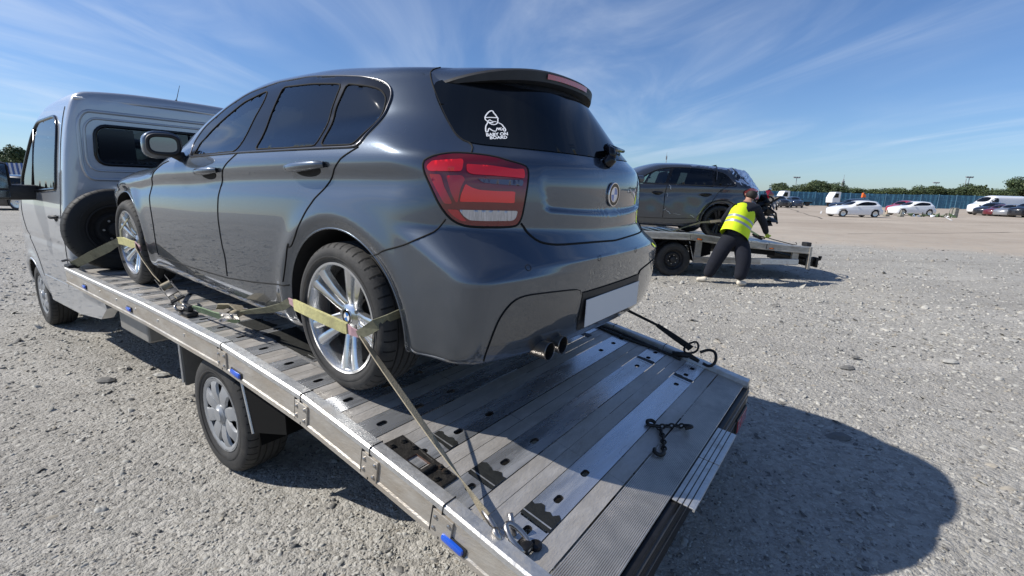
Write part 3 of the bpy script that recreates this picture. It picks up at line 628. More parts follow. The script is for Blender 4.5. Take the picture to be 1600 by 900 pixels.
# tailgate: glass, seams, spoiler, brake light, wiper, emblem
# rear glass outline symmetric about y = 0, from its traced left half
gl = [(0, 1.274+.015), (.28, 1.281), (.42, 1.300), (.51, 1.293), (.548, 1.276), (.578, 1.22), (.609, 1.143), (.643, 1.062), (.638, 1.044), (.60, 1.036), (.38, 1.030), (0, 1.024)]
gm = [(-y, z) for y, z in gl[1:-1][::-1]]
def gl3(L): 
    O = np.array([(1.2, y, z) for y, z in L]); D = np.tile((-1., 0, 0), (len(L), 1)); return bisect(Fh, O, D, 2.5)
G3 = gl3([(y, z) for y, z in gl+gm])
rg = patch('rear_window', Fh, G3, 'glass_dark', car, 'rad', off=.003, smooth=1, res=.03, x0=.6)
gp = [(.474, 1.351), (.519, 1.332), (.545, 1.30), (.569, 1.246), (.612, 1.133), (.648, 1.056), (.650, 1.035), (.655, .999)]
mb = MB()
for s in (1, -1):
    P = [np.array(p)*np.array([1, s, 1]) for p in FE['gap_hatch']]; mb.tube(seam(Fh, P, it=1), .0036, 6)
h2 = FE['gap_hatch2'][:5]; P = h2+[[p[0], -p[1], p[2]] for p in h2[::-1]]; mb.tube(seam(Fh, P), .0045, 6)
mb.build('tailgate_seam', 'gap', car, smooth=True)
sp = MB(); SY = np.linspace(-.545, .545, 41); V_ = []
for y in SY:
    u = abs(y)/.545; xt = -.520+.30*u**3.2; zt = 1.372-.050*u**2-.055*u**6; th = .040*(1-u**6)+.004
    zr = float(bisect(Fh, np.array([[-.12, y, 1.0]]), np.array([[0, 0, 1.]]), 1)[0][2]); xg = float(bisect(Fh, np.array([[.8, y, zt-th-.012]]), np.array([[-1., 0, 0]]), 2)[0][0])
    xg = max(xg, xt+.002)
    xm = (-.12+xt)/2; zm = float(bisect(Fh, np.array([[xm, y, 1.0]]), np.array([[0, 0, 1.]]), 1)[0][2])
    V_ += [(-.12, y, zr-.001), (xm, y, max(zm+.003, (zr+zt)/2+.004)), (xt+.012, y, zt+.002), (xt, y, zt-.006), (xt+.004, y, zt-th), (xt+.03, y, zt-th-.006), (xg+.01, y, zt-th-.010)]
n = 7; Fq = [(i*n+j, i*n+j+1, (i+1)*n+j+1, (i+1)*n+j) for i in range(len(SY)-1) for j in range(n-1)]
mi = [(0 if j < 2 else 1) for i in range(len(SY)-1) for j in range(n-1)]
spo = mk('roof_spoiler', V_, Fq, ['paint', 'blackplastic'], car, mi, smooth=40)
mb = MB(); V_ = []
for y in np.linspace(-.17, .17, 15):
    u = abs(y)/.545; xt = -.520+.30*u**3.2; zt = 1.372-.050*u**2-.055*u**6; V_ += [(xt-.0045, y, zt-.012), (xt-.003, y, zt-.032)]
mb.add(V_, [(2*i, 2*i+1, 2*i+3, 2*i+2) for i in range(14)]); mb.build('high_brake_light', 'red_mid', spo, smooth=True)
def atR(y, z, off=0):
    p = bisect(Fh, np.array([[.6, y, z]]), np.array([[-1., 0, 0]]), 2); n_ = grad(Fh, p); return Vector(p[0]+n_[0]*off), Vector(n_[0])
p, n_ = atR(0, .873, .002)
roundel('emblem', Matrix.Translation(p) @ n_.to_track_quat('Z', 'Y').to_matrix().to_4x4() @ Matrix.Rotation(R(90), 4, 'Z'), .053, car)
# recessed panel lines of the tailgate
mb = MB()
for s in () if True else (1, -1): mb.tube(seam(Fh, [(-.67, .46*s, .972), (-.70, .40*s, .976), (-.76, .15*s, .972), (-.76, 0, .972)], off=-.0012), .0026, 6); mb.tube(seam(Fh, [(-.66, .47*s, .965), (-.69, .48*s, .88), (-.73, .43*s, .80), (-.78, .2*s, .785), (-.79, 0, .785)], off=-.0018), .0026, 6)
mb = MB(); p0, nn_ = atR(0, 1.003, .004); p1, _ = atR(-.03, 1.055, .030); p2, _ = atR(-.30, 1.062, .022); p3, _ = atR(-.46, 1.075, .014)
mb.lathe([(0, .026), (.03, .024), (.04, .012), (.04, 0)], ax='z', n=16); mb.xf(Matrix.Translation(p0) @ nn_.to_track_quat('Z', 'Y').to_matrix().to_4x4())
mb.tube([p0+nn_*.03, (p0+p1)/2+nn_*.025, p1], [.017, .02, .018], 8); mb.tube([p1, (p1+p2)/2, p2, p3], [.018, .014, .008, .005], 8)
mb.build('rear_wiper', 'blackgloss', car, smooth=True)
for y in (-.535, -.18, .18, .62):
    q = to3(Fh, [(math.atan2(abs(y), .1+.80)*(1 if y > 0 else -1), .617)], 'rad')[0]; nq = Vector(grad(Fh, np.array([q]))[0]); mb = MB(); k = 0; mb.lathe([(.001, .0105), (.0018, .0115), (.001, .0125)], ax='z', n=16); mb.xf(Matrix.Translation(q) @ nq.to_track_quat('Z', 'Y').to_matrix().to_4x4(), k); mb.build('parking_sensor_ring', 'gap', car)
# bumper lower insert, plate recess, plate
do = [(.74, .285), (.745, .325), (.728, .42), (.700, .475), (.655, .515), (.58, .522), (.345, .508), (.300, .497), (.298, .480)]
ins = [(y, z) for y, z in do]+[(-y, z) for y, z in do[::-1]]
bi = gl3(ins+[(-.5, .290), (0, .285), (.5, .290)][:3])
patch('bumper_insert', Fh, bi, flake_paint('satin_dark_bumper', (.06, .07, .084), .36, .75), car, 'rad', off=.004, smooth=1, res=.03)
L_ = gl3(do)
for s in (1, -1): mb = MB(); mb.tube(seam(Fh, [q*np.array([1, s, 1]) for q in L_], off=.003, it=2), .0020, 6); mb.build('bumper_insert_edge', 'gap', car, smooth=True)
rc = gl3([(.288, .485), (-.288, .485), (-.31, .36), (-.27, .315), (.27, .315), (.288, .36)])
patch('number_plate_recess', Fh, rc, 'blackplastic', car, 'rad', off=.006, smooth=0, res=.03)
mb = MB(); 
pa, na = atR(0, .397, 0); mb.box(-.27, .27, -.0585, .0585, 0, .004, 0, .0015); 
Tm = Matrix(((0, 0, -1, pa.x-.013), (-1, 0, 0, 0), (0, 1, -.03, .395), (0, 0, 0, 1))); mb.xf(Tm); mb.build('number_plate', 'plate', car)
# exhaust tips
mb = MB()
for y in (.490, .392):
    mb.lathe([(-.20, .030), (.02, .036), (.035, .0375), (.037, .035), (.034, .0325), (-.18, .030)], c=(-.765, y, .287), ax='x', n=28, m=0) if False else None
    k = len(mb.V); mb.lathe([(.22, .031), (0, .0355), (-.012, .037), (-.015, .035), (-.012, .033), (.18, .031)], c=(-.798, y, .285), ax='x', n=28, mlist=[0, 0, 0, 0, 1]); mb.add([(-.70, y+.03*math.cos(t), .285+.03*math.sin(t)) for t in np.linspace(0, 2*math.pi, 16, endpoint=False)], [tuple(range(16))], 1)
mb.build('exhaust_tips', ['exhaust', 'gap'], car, smooth=40)
mb = MB(); mb.box(-.30, 2.9, -.62, .62, .19, .26, 0); mb.box(-.62, -.25, -.5, .5, .30, .36, 0); mb.lathe([(0, .02), (0, .11), (.5, .11), (.5, .02)], c=(-.60, .32, .29), ax='x', n=20); mb.build('underbody', 'darkinner', car)
# mirrors
for sg in (1, -1):
    n_ = 24; mb = MB(); V_ = []; Fq = []
    for i in range(13):
        ph = -math.pi/2+math.pi*i/12
        for j in range(n_):
            t = 2*math.pi*j/n_; cx_, cy_, cz_ = math.cos(ph), math.cos(t), math.sin(t)
            pw = lambda v, e: math.copysign(abs(v)**e, v)
            X = .085*pw(math.sin(ph), .8); Y = .112*pw(cx_*cy_, .75); Z = .068*pw(cx_*cz_, .75)
            if X < -.02: X = -.02-(abs(X)-.02)*.15
            V_.append((1.665+X+Y*.16, (.902+Y*.84)*sg, 1.018+Z*1.12-.014*Y/.11*(Z < 0)))
    for i in range(12):
        for j in range(n_): a = i*n_+j; b = i*n_+(j+1) % n_; Fq.append((a, b, b+n_, a+n_))
    mb.add(V_, Fq); mo = mb.build('door_mirror', 'paint', car, smooth=True)
    mb = MB(); el = [(1.6400+.010*math.cos(t), (.905+.074*math.copysign(abs(math.cos(t))**.6, math.cos(t)))*sg, 1.018+.052*math.copysign(abs(math.sin(t))**.7, math.sin(t))) for t in np.linspace(0, 2*math.pi, 32, endpoint=False)]
    el = [(1.631+(y*sg-.905)*.19, y, z) for x, y, z in el]
    mb.add(el, [tuple(range(32))], 0); mb.build('mirror_glass', 'mirror', mo)
    mb = MB(); mb.tube([(p[0]-.001, p[1], p[2]) for p in el], .011, 8, closed=True); mb.tube([(1.66, .86*sg, .975), (1.665, .82*sg, .958), (1.67, .79*sg, .95)], [.026, .028, .036], 10)
    mb.build('mirror_base', 'blackplastic', mo, smooth=True)
# interior
mb = MB()
for y in (.36, -.36):
    for (x, m_) in ((1.05, 0), (.30, 0)):
        mb.box(x-.02, x+.46, y-.23, y+.23, .45, .60, m_, .05); k = len(mb.V); mb.box(-.07, .07, y-.22, y+.22, 0, .60, m_, .06); mb.xf(Matrix.Translation((x-.02, 0, .52)) @ Matrix.Rotation(R(-16), 4, 'Y'), k)
        k = len(mb.V); mb.box(-.05, .05, y-.13, y+.13, .62, .78, m_, .04); mb.xf(Matrix.Translation((x-.02, 0, .52)) @ Matrix.Rotation(R(-16), 4, 'Y'), k)
mb.build('seats', ['seat', 'seat_teal'], car, smooth=30)
mb = MB(); mb.box(1.62, 2.05, -.70, .70, .62, .93, 0, .06); mb.box(-.6, .1, -.6, .6, .85, .90, 0, .01); mb.box(.1, 1.6, -.75, .75, .30, .36, 0); mb.build('dashboard', 'darkinner', car, smooth=30)
mb = MB(); P = [(1.50+.05*math.sin(t), .36+.18*math.cos(t), .88+.17*math.sin(t)) for t in np.linspace(0, 2*math.pi, 28, endpoint=False)]; mb.tube(P, .014, 8, closed=True); mb.tube([(1.5, .2, .88), (1.53, .36, .86), (1.5, .52, .88)], .02, 8); mb.tube([(1.53, .36, .86), (1.7, .36, .78)], .03, 8); mb.build('steering_wheel', 'blackplastic', car, smooth=True)
ws = [(.0, 1.33), (.40, 1.325), (.52, 1.28), (.60, 1.16), (.70, 1.03), (.60, 1.00), (0, .985)]
O = np.array([(1.2, y, z) for y, z in ws+[(-y, z) for y, z in ws[1:-1][::-1]]]); D = np.tile((1., 0, 0), (len(O), 1)); W3 = bisect(Fh, O, D, 2.2)
patch('windscreen', Fh, W3, 'glass_clear', car, 'front', off=.002, smooth=1, res=.04, x0=.6)
hl = patch('headlamp', Fh, [(0, 0)], 'lamp_clear', car, 'front', is2d=True) if False else None
for s in (1, -1):
    hl = [(s*.17, .66), (s*.30, .70), (s*.42, .75), (s*.44, .70), (s*.36, .63), (s*.20, .60)]
    patch('headlamp', Fh, hl, 'lamp_clear', car, 'front', is2d=True, off=.004, smooth=1, x0=1.0)
patch('front_grille', Fh, [(-.13, .68), (.13, .68), (.14, .58), (-.14, .58)], 'blackgloss', car, 'front', is2d=True, off=.004, smooth=1, x0=1.0)
# white sticker: strokes and two lines of lettering on the rear glass
mb = MB(); sn = Vector(grad(Fh, np.array([FE['st1'][1]]))[0])
for i, wd in enumerate((5, 4.4, 4.2, 3.8, 5.5, 4.6, 4.6, 3.2, 3)):
    P = [Vector(q) for q in project(Fh, smooth_line(FE['st%d' % i], 1), .0045)]; mb.ribbon(P, wd*.001, th=.0006, side=[(P[min(j+1, len(P)-1)]-P[max(j-1, 0)]).cross(sn) for j in range(len(P))])
def text_mesh(s, size):
    cu = bpy.data.curves.new('lettering', 'FONT'); cu.body = s; cu.size = size; cu.align_x = 'CENTER'; cu.offset = size*.035; cu.resolution_u = 3
    o = bpy.data.objects.new('lettering', cu); C.objects.link(o); bpy.context.view_layer.update()
    me = bpy.data.meshes.new_from_object(o.evaluated_get(bpy.context.evaluated_depsgraph_get())); bpy.data.objects.remove(o)
    V = [v.co.copy() for v in me.vertices]; F = [tuple(p.vertices) for p in me.polygons]; return V, F
for s, k, wd in (('BABY ON', 'st9', 1), ('BOARD', 'st10', 1)):
    a_, b_, u2 = [Vector(q) for q in project(Fh, FE[k], .0046)]; Vt, Ft = text_mesh(s, 1.0); xs = [v.x for v in Vt]; ys = [v.y for v in Vt]; w_ = max(xs)-min(xs); h_ = max(ys)
    mb.add([a_+(b_-a_)*((v.x-min(xs))/w_)+(u2-a_)*(v.y/h_) for v in Vt], Ft)
mb.build('window_sticker', 'decal', car)
# aerial stub on the roof
mb = MB(); mb.tube([(-.30, 0, 1.372), (-.305, 0, 1.392)], [.008, .005], 8); mb.build('roof_aerial', 'blackplastic', car)

# ================================================================ flatbed recovery truck (X forward, Y left, Z up; origin on the ground)
TRM = Matrix.Translation((1.16282519, 1.59143916, 0)) @ Matrix.Rotation(R(143.84532530), 4, 'Z')
DK = [(.40, .487), (.588, .528), (.713, .554), (.932, .603), (1.29, .669), (1.729, .741), (2.432, .803), (3.504, .831), (5.387, .839)]
_dx = np.array([p[0] for p in DK]); _dz = np.array([p[1] for p in DK])
def dz(x, o=0): return float(np.interp(x, _dx, _dz))+o
def dslope(x): return math.atan2(dz(x+.03)-dz(x-.03), .06)
def ontruck(x, y, o=0): return Vector((x, y, dz(x)+o))
E0 = .43     # rear edge of the deck
HOLEX = [.715, .949, 1.185, 1.413, 1.630, 1.849, 2.092, 2.329]+[2.565+.232*i for i in range(11)]
def strip_edges():
    r = [(E0+.002, .583, 'rib'), (.583, .657, 'plain')]
    for i, h in enumerate(HOLEX):
        a, b = h-.058, h+.057; nx = HOLEX[i+1]-.058 if i+1 < len(HOLEX) else 5.38
        r.append((a, b, 'smooth')); m_ = (b+nx)/2
        if nx-b < .13 or i > 16: r.append((b, nx, 'plain'))
        else: r.append((b, nx, 'plain'))
    return r
HY_OUT = [.885, .69, .495]; HY_ALL = HY_OUT+[-.595, -.775, -.90]
def slot(x, y, L=.034, W=.017):
    P = []
    for t in np.linspace(-math.pi/2, math.pi/2, 7): P.append((x+W/2*math.sin(t), y+L/2-W/2+W/2*math.cos(t)))
    for t in np.linspace(math.pi/2, 3*math.pi/2, 7): P.append((x+W/2*math.sin(t), y-L/2+W/2+W/2*math.cos(t)))
    return [(a, b) for a, b in P]
def make_truck(label, detail=True, marker='blue_lens', twin=False):
    t = empty('recovery_truck', Matrix.Identity(4), label, 'truck', None)
    mb = MB(); mats = ['alu_plain', 'alu_smooth', 'alu_rib', 'darkinner', 'alu_groove']; YI = .985
    for (a, b, k) in strip_edges():
        if k == 'rib':
            n = 24; pit = (b-a-.004)/n
            for i in range(n):
                x = a+i*pit
                q = [(x, -.0030), (x+pit*.22, 0.0015), (x+pit*.62, .0015), (x+pit*.80, -.0030), (x+pit, -.0030)]
                V = [(u, y, dz(u)+w) for u, w in q for y in (-YI, YI)]
                mb.add(V, [(2*j, 2*j+2, 2*j+3, 2*j+1) for j in range(4)], [2, 2, 2, 4])
            continue
        g = .0016; a2, b2 = a+g, b-g; m_ = {'plain': 0, 'smooth': 1}[k]
        holes = []
        if k == 'smooth' and detail and a < 5.0:
            holes = [slot((a+b)/2, y, .048 if y > 0 else .042, .025) for y in HY_ALL]
            if not twin and a < 1.1:
                for hc in ((.949, .795), (.715, .803)): 
                    if a < hc[0] < b: holes.append([(a+.006, hc[1]+.020), (a+.006, hc[1]+.045), (b-.006, hc[1]+.045), (b-.006, hc[1]+.020)])
        if holes:
            outer = [(a2, -YI), (b2, -YI), (b2, YI), (a2, YI)]; v, f = tri_area(outer, holes, .12); 
            mb.add([(x, y, dz(x)+.0012) for x, y in v], f, 1)
            for h in holes:
                V = [(x, y, dz(x)+.0012) for x, y in h]+[(x, y, dz(x)-.012) for x, y in h]; n = len(h); mb.add(V, [(i, (i+1) % n, (i+1) % n+n, i+n) for i in range(n)], 3)  # slot walls coloured dark so the holes read as shaded
        elif k == 'plain':
            c_ = (a2+b2)/2; segs = [(a2, c_-.001), (c_+.001, b2)] if b-a > .10 else [(a2, b2)]
            for s0, s1 in segs:
                cuts = [-YI, -.31, .42, YI] if detail else [-YI, YI]
                for y0, y1 in zip(cuts[:-1], cuts[1:]):
                    V = [(x, y, dz(x)) for x in (s0, s1) for y in (y0+.001, y1-.001)]; mb.add(V, [(0, 2, 3, 1)], 0)
        else: mb.add([(x, y, dz(x)+.0012) for x in (a2, b2) for y in (-YI, YI)], [(0, 2, 3, 1)], m_)
    mb.build('deck', mats, t)
    # side rails: hollow section following the bend, with recessed outer panel and a rounded cap
    X = [E0-.02, .588, .713, .932, 1.29, 1.729, 2.432, 3.504, 5.387]
    for s in (1, -1):
        prof = [(.985, .004), (.985, .030), (.990, .036), (1.032, .036), (1.040, .030), (1.040, .010), (1.035, .004), (1.035, -.078), (1.040, -.084), (1.040, -.104), (1.030, -.110), (.985, -.110)]
        V = []; 
        for x in X:
            for (y, z) in prof: V.append((x, y*s, dz(x)+z if x > DK[0][0] else dz(DK[0][0])+z))
        n = len(prof); Fq = []; ml = []
        for i in range(len(X)-1):
            for j in range(n-1): Fq.append((i*n+j, i*n+j+1, (i+1)*n+j+1, (i+1)*n+j)); ml.append(1 if j < 5 else 0)
            Fq.append((i*n+n-1, i*n, (i+1)*n, (i+1)*n+n-1)); ml.append(0)
        Fq.append(tuple(range(n))); Fq.append(tuple(range((len(X)-1)*n, len(X)*n))); ml += [0, 0]
        rail = mk('side_rail', V, Fq, ['alu_rail', 'alu_top'], t, ml)
        # joint plates with bolts
        for xj in (.932, 1.29, 1.729, 2.432):
            mb = MB(); T = Matrix.Translation((xj, 0, dz(xj))) @ Matrix.Rotation(-dslope(xj), 4, 'Y')
            mb.box(-.052, .035, 1.034*s if s > 0 else -1.043, 1.043*s if s > 0 else -1.034, -.088, .0, 0, .002); mb.box(.034, .042, min(1.034*s, 1.0405*s), max(1.034*s, 1.0405*s), -.092, .006, 1)
            mb.box(-.003, .0, min(.984*s, 1.0415*s), max(.984*s, 1.0415*s), -.10, .0375, 1)
            for (bx, bz) in ((-.038, -.018), (.020, -.022), (-.034, -.070), (.022, -.066)): mb.lathe([(1.0425*s, .008), (1.047*s, .0075), (1.049*s, .004), (1.049*s, 0)], c=(bx, 0, bz), n=10, m=2)
            mb.xf(T); mb.build('joint_plate', ['alu_rail', 'gap', 'steel'], rail)
        for xm in (.874, 2.285, 3.778, 4.815):
            mb = MB(); L = .046 if xm < 3 else .040; mb.box(-L, L, min(1.033*s, 1.052*s), max(1.033*s, 1.052*s), -.062, -.036, 0, .009); mb.box(-L-.008, L+.008, min(1.033*s, 1.041*s), max(1.033*s, 1.041*s), -.066, -.032, 1, .003)
            T = Matrix.Translation((xm, 0, dz(xm)-(.022 if xm < 3 else .0))) @ Matrix.Rotation(-dslope(xm), 4, 'Y'); mb.xf(T); mb.build('marker_light', [marker, 'blackplastic'], rail, smooth=30)
        if detail and s > 0:
            for i, x in enumerate(np.linspace(2.9, 5.2, 7)): mb = MB(); mb.lathe([(1.034, .009), (1.038, .008), (1.038, 0)], c=(x, 0, dz(x)-.03), n=8); mb.build('rivet', 'alu_top', rail)
    # rear frame below the deck
    mb = MB(); ze = dz(E0)
    mb.box(E0-.022, E0+.02, -1.035, 1.035, ze-.085, ze-.012, 0, .003); mb.box(E0-.026, E0-.02, -1.03, 1.03, ze-.052, ze-.040, 1); mb.box(E0-.02, E0+.05, -1.0, 1.0, ze-.19, ze-.09, 0, .006); mb.box(E0-.023, E0-.019, -1.0, 1.0, ze-.125, ze-.118, 1)
    mb.box(E0+.02, E0+.08, -.98, .98, ze-.28, ze-.21, 0, .01); mb.build('rear_crossbeam', ['darksteel', 'steel'], t)
    for y0 in (.72, -.98):
        mb = MB(); mb.box(E0-.030, E0-.018, y0, y0+.26, ze-.20, ze-.11, 0, .004); mb.box(E0-.033, E0-.029, y0+.01, y0+.16, ze-.19, ze-.12, 1, .002); mb.box(E0-.033, E0-.029, y0+.17, y0+.25, ze-.19, ze-.12, 1, .002); mb.build('tail_light', ['blackplastic', 'red_mid', 'amber'], t)
    mb = MB()
    for s in (1, -1):
        mb.box(.5, 7.6, s*.42-.04 if s > 0 else -.46, s*.42+.04 if s > 0 else -.38, .50, .62, 0) if False else None
        k = len(mb.V); Vv = []
        for x in np.linspace(.48, 8.0, 16): zt = min(dz(x), .84)-.11; Vv += [(x, s*.38, zt), (x, s*.46, zt), (x, s*.46, zt-.14), (x, s*.38, zt-.14)]
        mb.add(Vv, [(i*4+j, i*4+(j+1) % 4, i*4+4+(j+1) % 4, i*4+4+j) for i in range(15) for j in range(4)])
    mb.build('chassis_rails', 'darksteel', t)
    for i, x in enumerate((1.2, 2.0, 3.6, 4.4, 5.2)): mb = MB(); mb.box(x-.03, x+.03, -.98, .98, dz(x)-.12, dz(x)-.03, 0); mb.build('crossmember', 'darksteel', t)
    mb = MB(); mb.tube([(2.74, -.8, .34), (2.74, .8, .34)], .05, 12); mb.tube([(2.74, -.12, .34), (2.74, .12, .34)], .15, 16); mb.build('rear_axle', 'darksteel', t, smooth=40)
    for s in (1, -1): make_wheel(t, (2.74, s*.85, .335), s, rt=.340, w=.23, rr=.213, style='cover' if detail else 'steel', dishmat='cover_grey' if detail else 'blackplastic', spin=.3)
    # rear mudguards: curved guard, flap and its bright edge stay
    for s in (1, -1):
        mb = MB(); a = np.linspace(R(20), R(160), 20); V = []
        for q in a: V += [(2.83+.40*math.cos(q), s*.66, .36+.40*math.sin(q)), (2.83+.40*math.cos(q), s*.95, .36+.40*math.sin(q))]
        mb.add(V, [(2*i, 2*i+1, 2*i+3, 2*i+2) for i in range(19)]) if not detail else None
        yo = .955*s
        # slanted side shield behind the wheel and its stay
        pts = [(2.46, .70), (2.43, .47), (2.40, .265), (2.385, .265), (2.02, .50), (1.85, .62), (2.0, .68)]
        pf = [(x, z) for x, z in [(2.44, .71), (2.345, .36), (2.02, .46), (2.02, .66)]]
        mb.ext([(x, z) for x, z in pf], yo-.004, yo+.004, 'y', 0)
        mb.ext([(2.02, .66), (2.44, .71), (2.44, .69), (2.02, .64)], s*.62, yo, 'y', 0)
        V = [(2.36, s*.62, .70), (2.36, s*.95, .70), (2.30, s*.95, .30), (2.30, s*.62, .30)]; mb.add(V, [(0, 1, 2, 3)], 0)
        mb.tube([(2.455, yo+.006*s, .71), (2.352, yo+.006*s, .355)], .008, 8, 1)
        mb.build('mudguard', ['mudflap', 'alu_top'], t)
        mb = MB(); mb.box(3.20, 3.215, min(s*.66, s*.96), max(s*.66, s*.96), .38, .72, 0, .004); mb.tube([(3.215, s*.965, .40), (3.215, s*.965, .74)], .007, 8, 1); mb.build('front_mudflap', ['mudflap_tan', 'alu_top'], t)
    return t
M['cover_grey'] = mat('grey_wheel_trim', (.33, .34, .35), .38, .35, var=.1, dirt=(.22, .20, .17), dscale=9, dlo=.55, dhi=.8)
M['darkalloy'] = mat('dark_alloy', (.05, .05, .055), .35, .7)
M['mudflap'] = mat('mudguard_plastic', (.008, .008, .008), .95, spec=.1)
M['mudflap_tan'] = mat('dusty_flap', (.16, .15, .13), .8, var=.2)
truck = make_truck('silver crew cab recovery truck in front carrying the grey hatchback on an aluminium bed')
# ---- things fixed into the deck
mb = MB()   # blackened winch/anchor plate with a square well
def quad_on(mb, P, h, m): mb.add([ontruck(x, y, h) for x, y in P], [tuple(range(len(P)))], m)
ot = [(1.300, .978), (1.296, .880), (1.008, .888), (1.008, .975)]; hole = [(1.185, .962), (1.185, .914), (1.095, .912), (1.095, .957)]
v, f = tri_area([ot[0], ot[1], ot[2], ot[3]], [hole], .03); mb.add([ontruck(x, y, .009+.0015*math.sin(x*170)*math.cos(y*140)) for x, y in v], f, 0)
for L, h0, h1, m_ in ((ot, .009, -.002, 0), (hole, .009, -.075, 1)):
    n = 4; mb.add([ontruck(x, y, h0) for x, y in L]+[ontruck(x, y, h1) for x, y in L], [(i, (i+1) % n, (i+1) % n+n, i+n) for i in range(n)], m_)
quad_on(mb, hole, -.07, 2)
for (x, y) in ((1.27, .955), (1.265, .905), (1.045, .952), (1.05, .905), (1.215, .90), (1.075, .90)):
    p = ontruck(x, y, .009); mb.lathe([(.0, .013), (.003, .013), (.003, .009), (.010, .008), (.010, 0)], c=tuple(p), ax='z', n=8, m=0)
mb.box(1.085, 1.105, .91, .985, dz(1.09)+.008, dz(1.09)+.022, 0, .004)
mb.build('anchor_plate', ['blackiron', 'rust', 'gap'], truck)
def ragged(x0, x1, y0, y1, sd, amp=.012):
    r_ = random.Random(sd); P = []
    for i in range(6): P.append((x0+(x1-x0)*i/5, y0+r_.uniform(-.002, .002)))
    for i in range(4): P.append((x1, y0+(y1-y0)*(i+.5)/4))
    for i in range(9): P.append((x1+(x0-x1)*i/8, y1+r_.uniform(-amp, amp)))
    for i in range(4): P.append((x0, y1+(y0-y1)*(i+.5)/4))
    return P
for i, (x0, x1, y0, y1) in enumerate(((.893, 1.004, .838, .752), (.659, .772, .842, .766), (1.130, 1.235, .80, .745), (.66, .765, -.70, -.735), (.895, 1.00, -.71, -.745), (1.33, 1.41, -.70, -.76), (2.29, 2.38, .80, .70), (2.06, 2.15, .79, .69), (1.80, 1.90, .78, .72))):
    mb = MB(); P = ragged(x0, x1, y0, y1, i, .014 if i < 3 else .006); v, f = tri_area(P, (), .03); mb.add([ontruck(x, y, .0030) for x, y in v], f, 0)
    s = 1 if y0 > 0 else -1; quad_on(mb, [(x0+.002, y0-.016*s), (x0+.002, y0-.022*s), (x1-.002, y0-.022*s), (x1-.002, y0-.016*s)], .0042, 1)
    mb.build('grip_patch', ['patch', 'alu_top'], truck)
for (x0, x1) in ((1.78, 2.03), (2.0, 2.55), (2.62, 2.90), (3.9, 4.5)):
    yy = .80 if x0 < 3.5 else .78
    mb = MB(); mb.add([ontruck(x, y, .004) for x, y in ((x0, yy), (x0, yy+.014), (x1, yy+.010), (x1, yy-.004))], [(0, 1, 2, 3)]); mb.build('loading_guide_line', 'alu_top', truck)

v, f = tri_area(ragged(2.12, 2.52, .795, .62, 50, .02), (), .04); mk('worn_mat', [ontruck(x, y, .0045) for x, y in v], f, 'patch', truck)
v, f = tri_area(ragged(2.60, 2.82, .79, .66, 51, .02), (), .04); mk('worn_mat', [ontruck(x, y, .0045) for x, y in v], f, 'patch', truck)
# striped step plates hinged behind the rear edge
for (y0, y1) in ((.345, -.010), (-.018, -.345)):
    mb = MB(); n = 4; w = .082/n
    for i in range(n):
        xa = E0-.004-i*w; xb = xa-w+.004
        mb.box(xb, xa, min(y0, y1), max(y0, y1), -.004, .002, 0, .0015); mb.box(xa-.0005, xa+.0045, min(y0, y1), max(y0, y1), -.004, -.001, 1)
    mb.box(E0-.088, E0-.080, min(y0, y1), max(y0, y1), -.012, .001, 0, .001)
    T = Matrix.Translation((E0-.004, 0, dz(E0)-.004)) @ Matrix.Rotation(-R(6), 4, 'Y') @ Matrix.Translation((-E0+.004, 0, 0)); mb.xf(T); mb.build('tread_plate', ['alu_top', 'blackplastic'], truck)
truck.matrix_world = TRM
# ---------------------------------------------------------------- van cab of the recovery truck
WSc = C1([(.40, .91), (.55, .95), (.85, .965), (1.25, .962), (1.45, .942), (2.0, .865), (2.30, .785), (2.45, .69)])
TPc = C1([(5.2, 2.36), (5.8, 2.395), (6.4, 2.37), (6.75, 2.27), (7.35, 1.62), (7.50, 1.47), (7.9, 1.33), (8.10, 1.22), (8.25, 1.0)])
PLc = C1([(5.2, 1.0), (7.3, 1.0), (7.8, .96), (8.05, .88), (8.25, .72)])
def Fcab(x, y, z):
    ay = np.abs(y); w = WSc(z)*PLc(x)
    r = np.hypot(x-7.2, z-.345); w = w+np.where(r > .46, .022*np.exp(-((r-.46)/.035)**2), .022-(.46-r)*.35*(r > .3))*(x > 6.5)
    gr = .010*np.exp(-((z-1.02)/.02)**2)*np.clip((x-5.6)*6, 0, 1)
    side = ay-w+gr
    top = (z-(TPc(x)-.05*(ay/.8)**3))*.85; front = x-(8.20-.22*(ay/.95)**3+.0*z); rear = 5.5+.02*(ay/.9)**4-x
    q = smax(side, rear, .055); q = smax(q, front*.9, .14); q = smax(q, top, .06); return smax(q, np.where(x < 6.6, .52, .40)-z, .04)
Vc, Fcc = shell(Fcab, 5.85, 7.5, 1.25, dx=.03, nc=70, nth=280)
swin = [(5.78, 1.52), (5.78, 1.95), (5.82, 2.08), (5.95, 2.16), (6.62, 2.15), (6.80, 2.05), (7.22, 1.62), (7.24, 1.52), (7.0, 1.47)]
rwin = [(-.66, 1.745), (.66, 1.745), (.69, 1.80), (.675, 2.02), (.63, 2.075), (-.63, 2.075), (-.675, 2.02), (-.69, 1.80)]
fwin = [(-.80, 1.62), (.80, 1.62), (.68, 2.22), (-.68, 2.22)]
cc = np.array([Vc[list(f[:4])].mean(0) for f in Fcc])
kp = ~(inpoly(swin, cc[:, 0], cc[:, 2]) & (np.abs(cc[:, 1]) > .7)); kp &= ~(inpoly([(y*.965, (z-1.91)*.88+1.91) for y, z in rwin], cc[:, 1], cc[:, 2]) & (cc[:, 0] < 5.62)); kp &= ~(inpoly(fwin, cc[:, 1], cc[:, 2]) & (cc[:, 0] > 6.6))
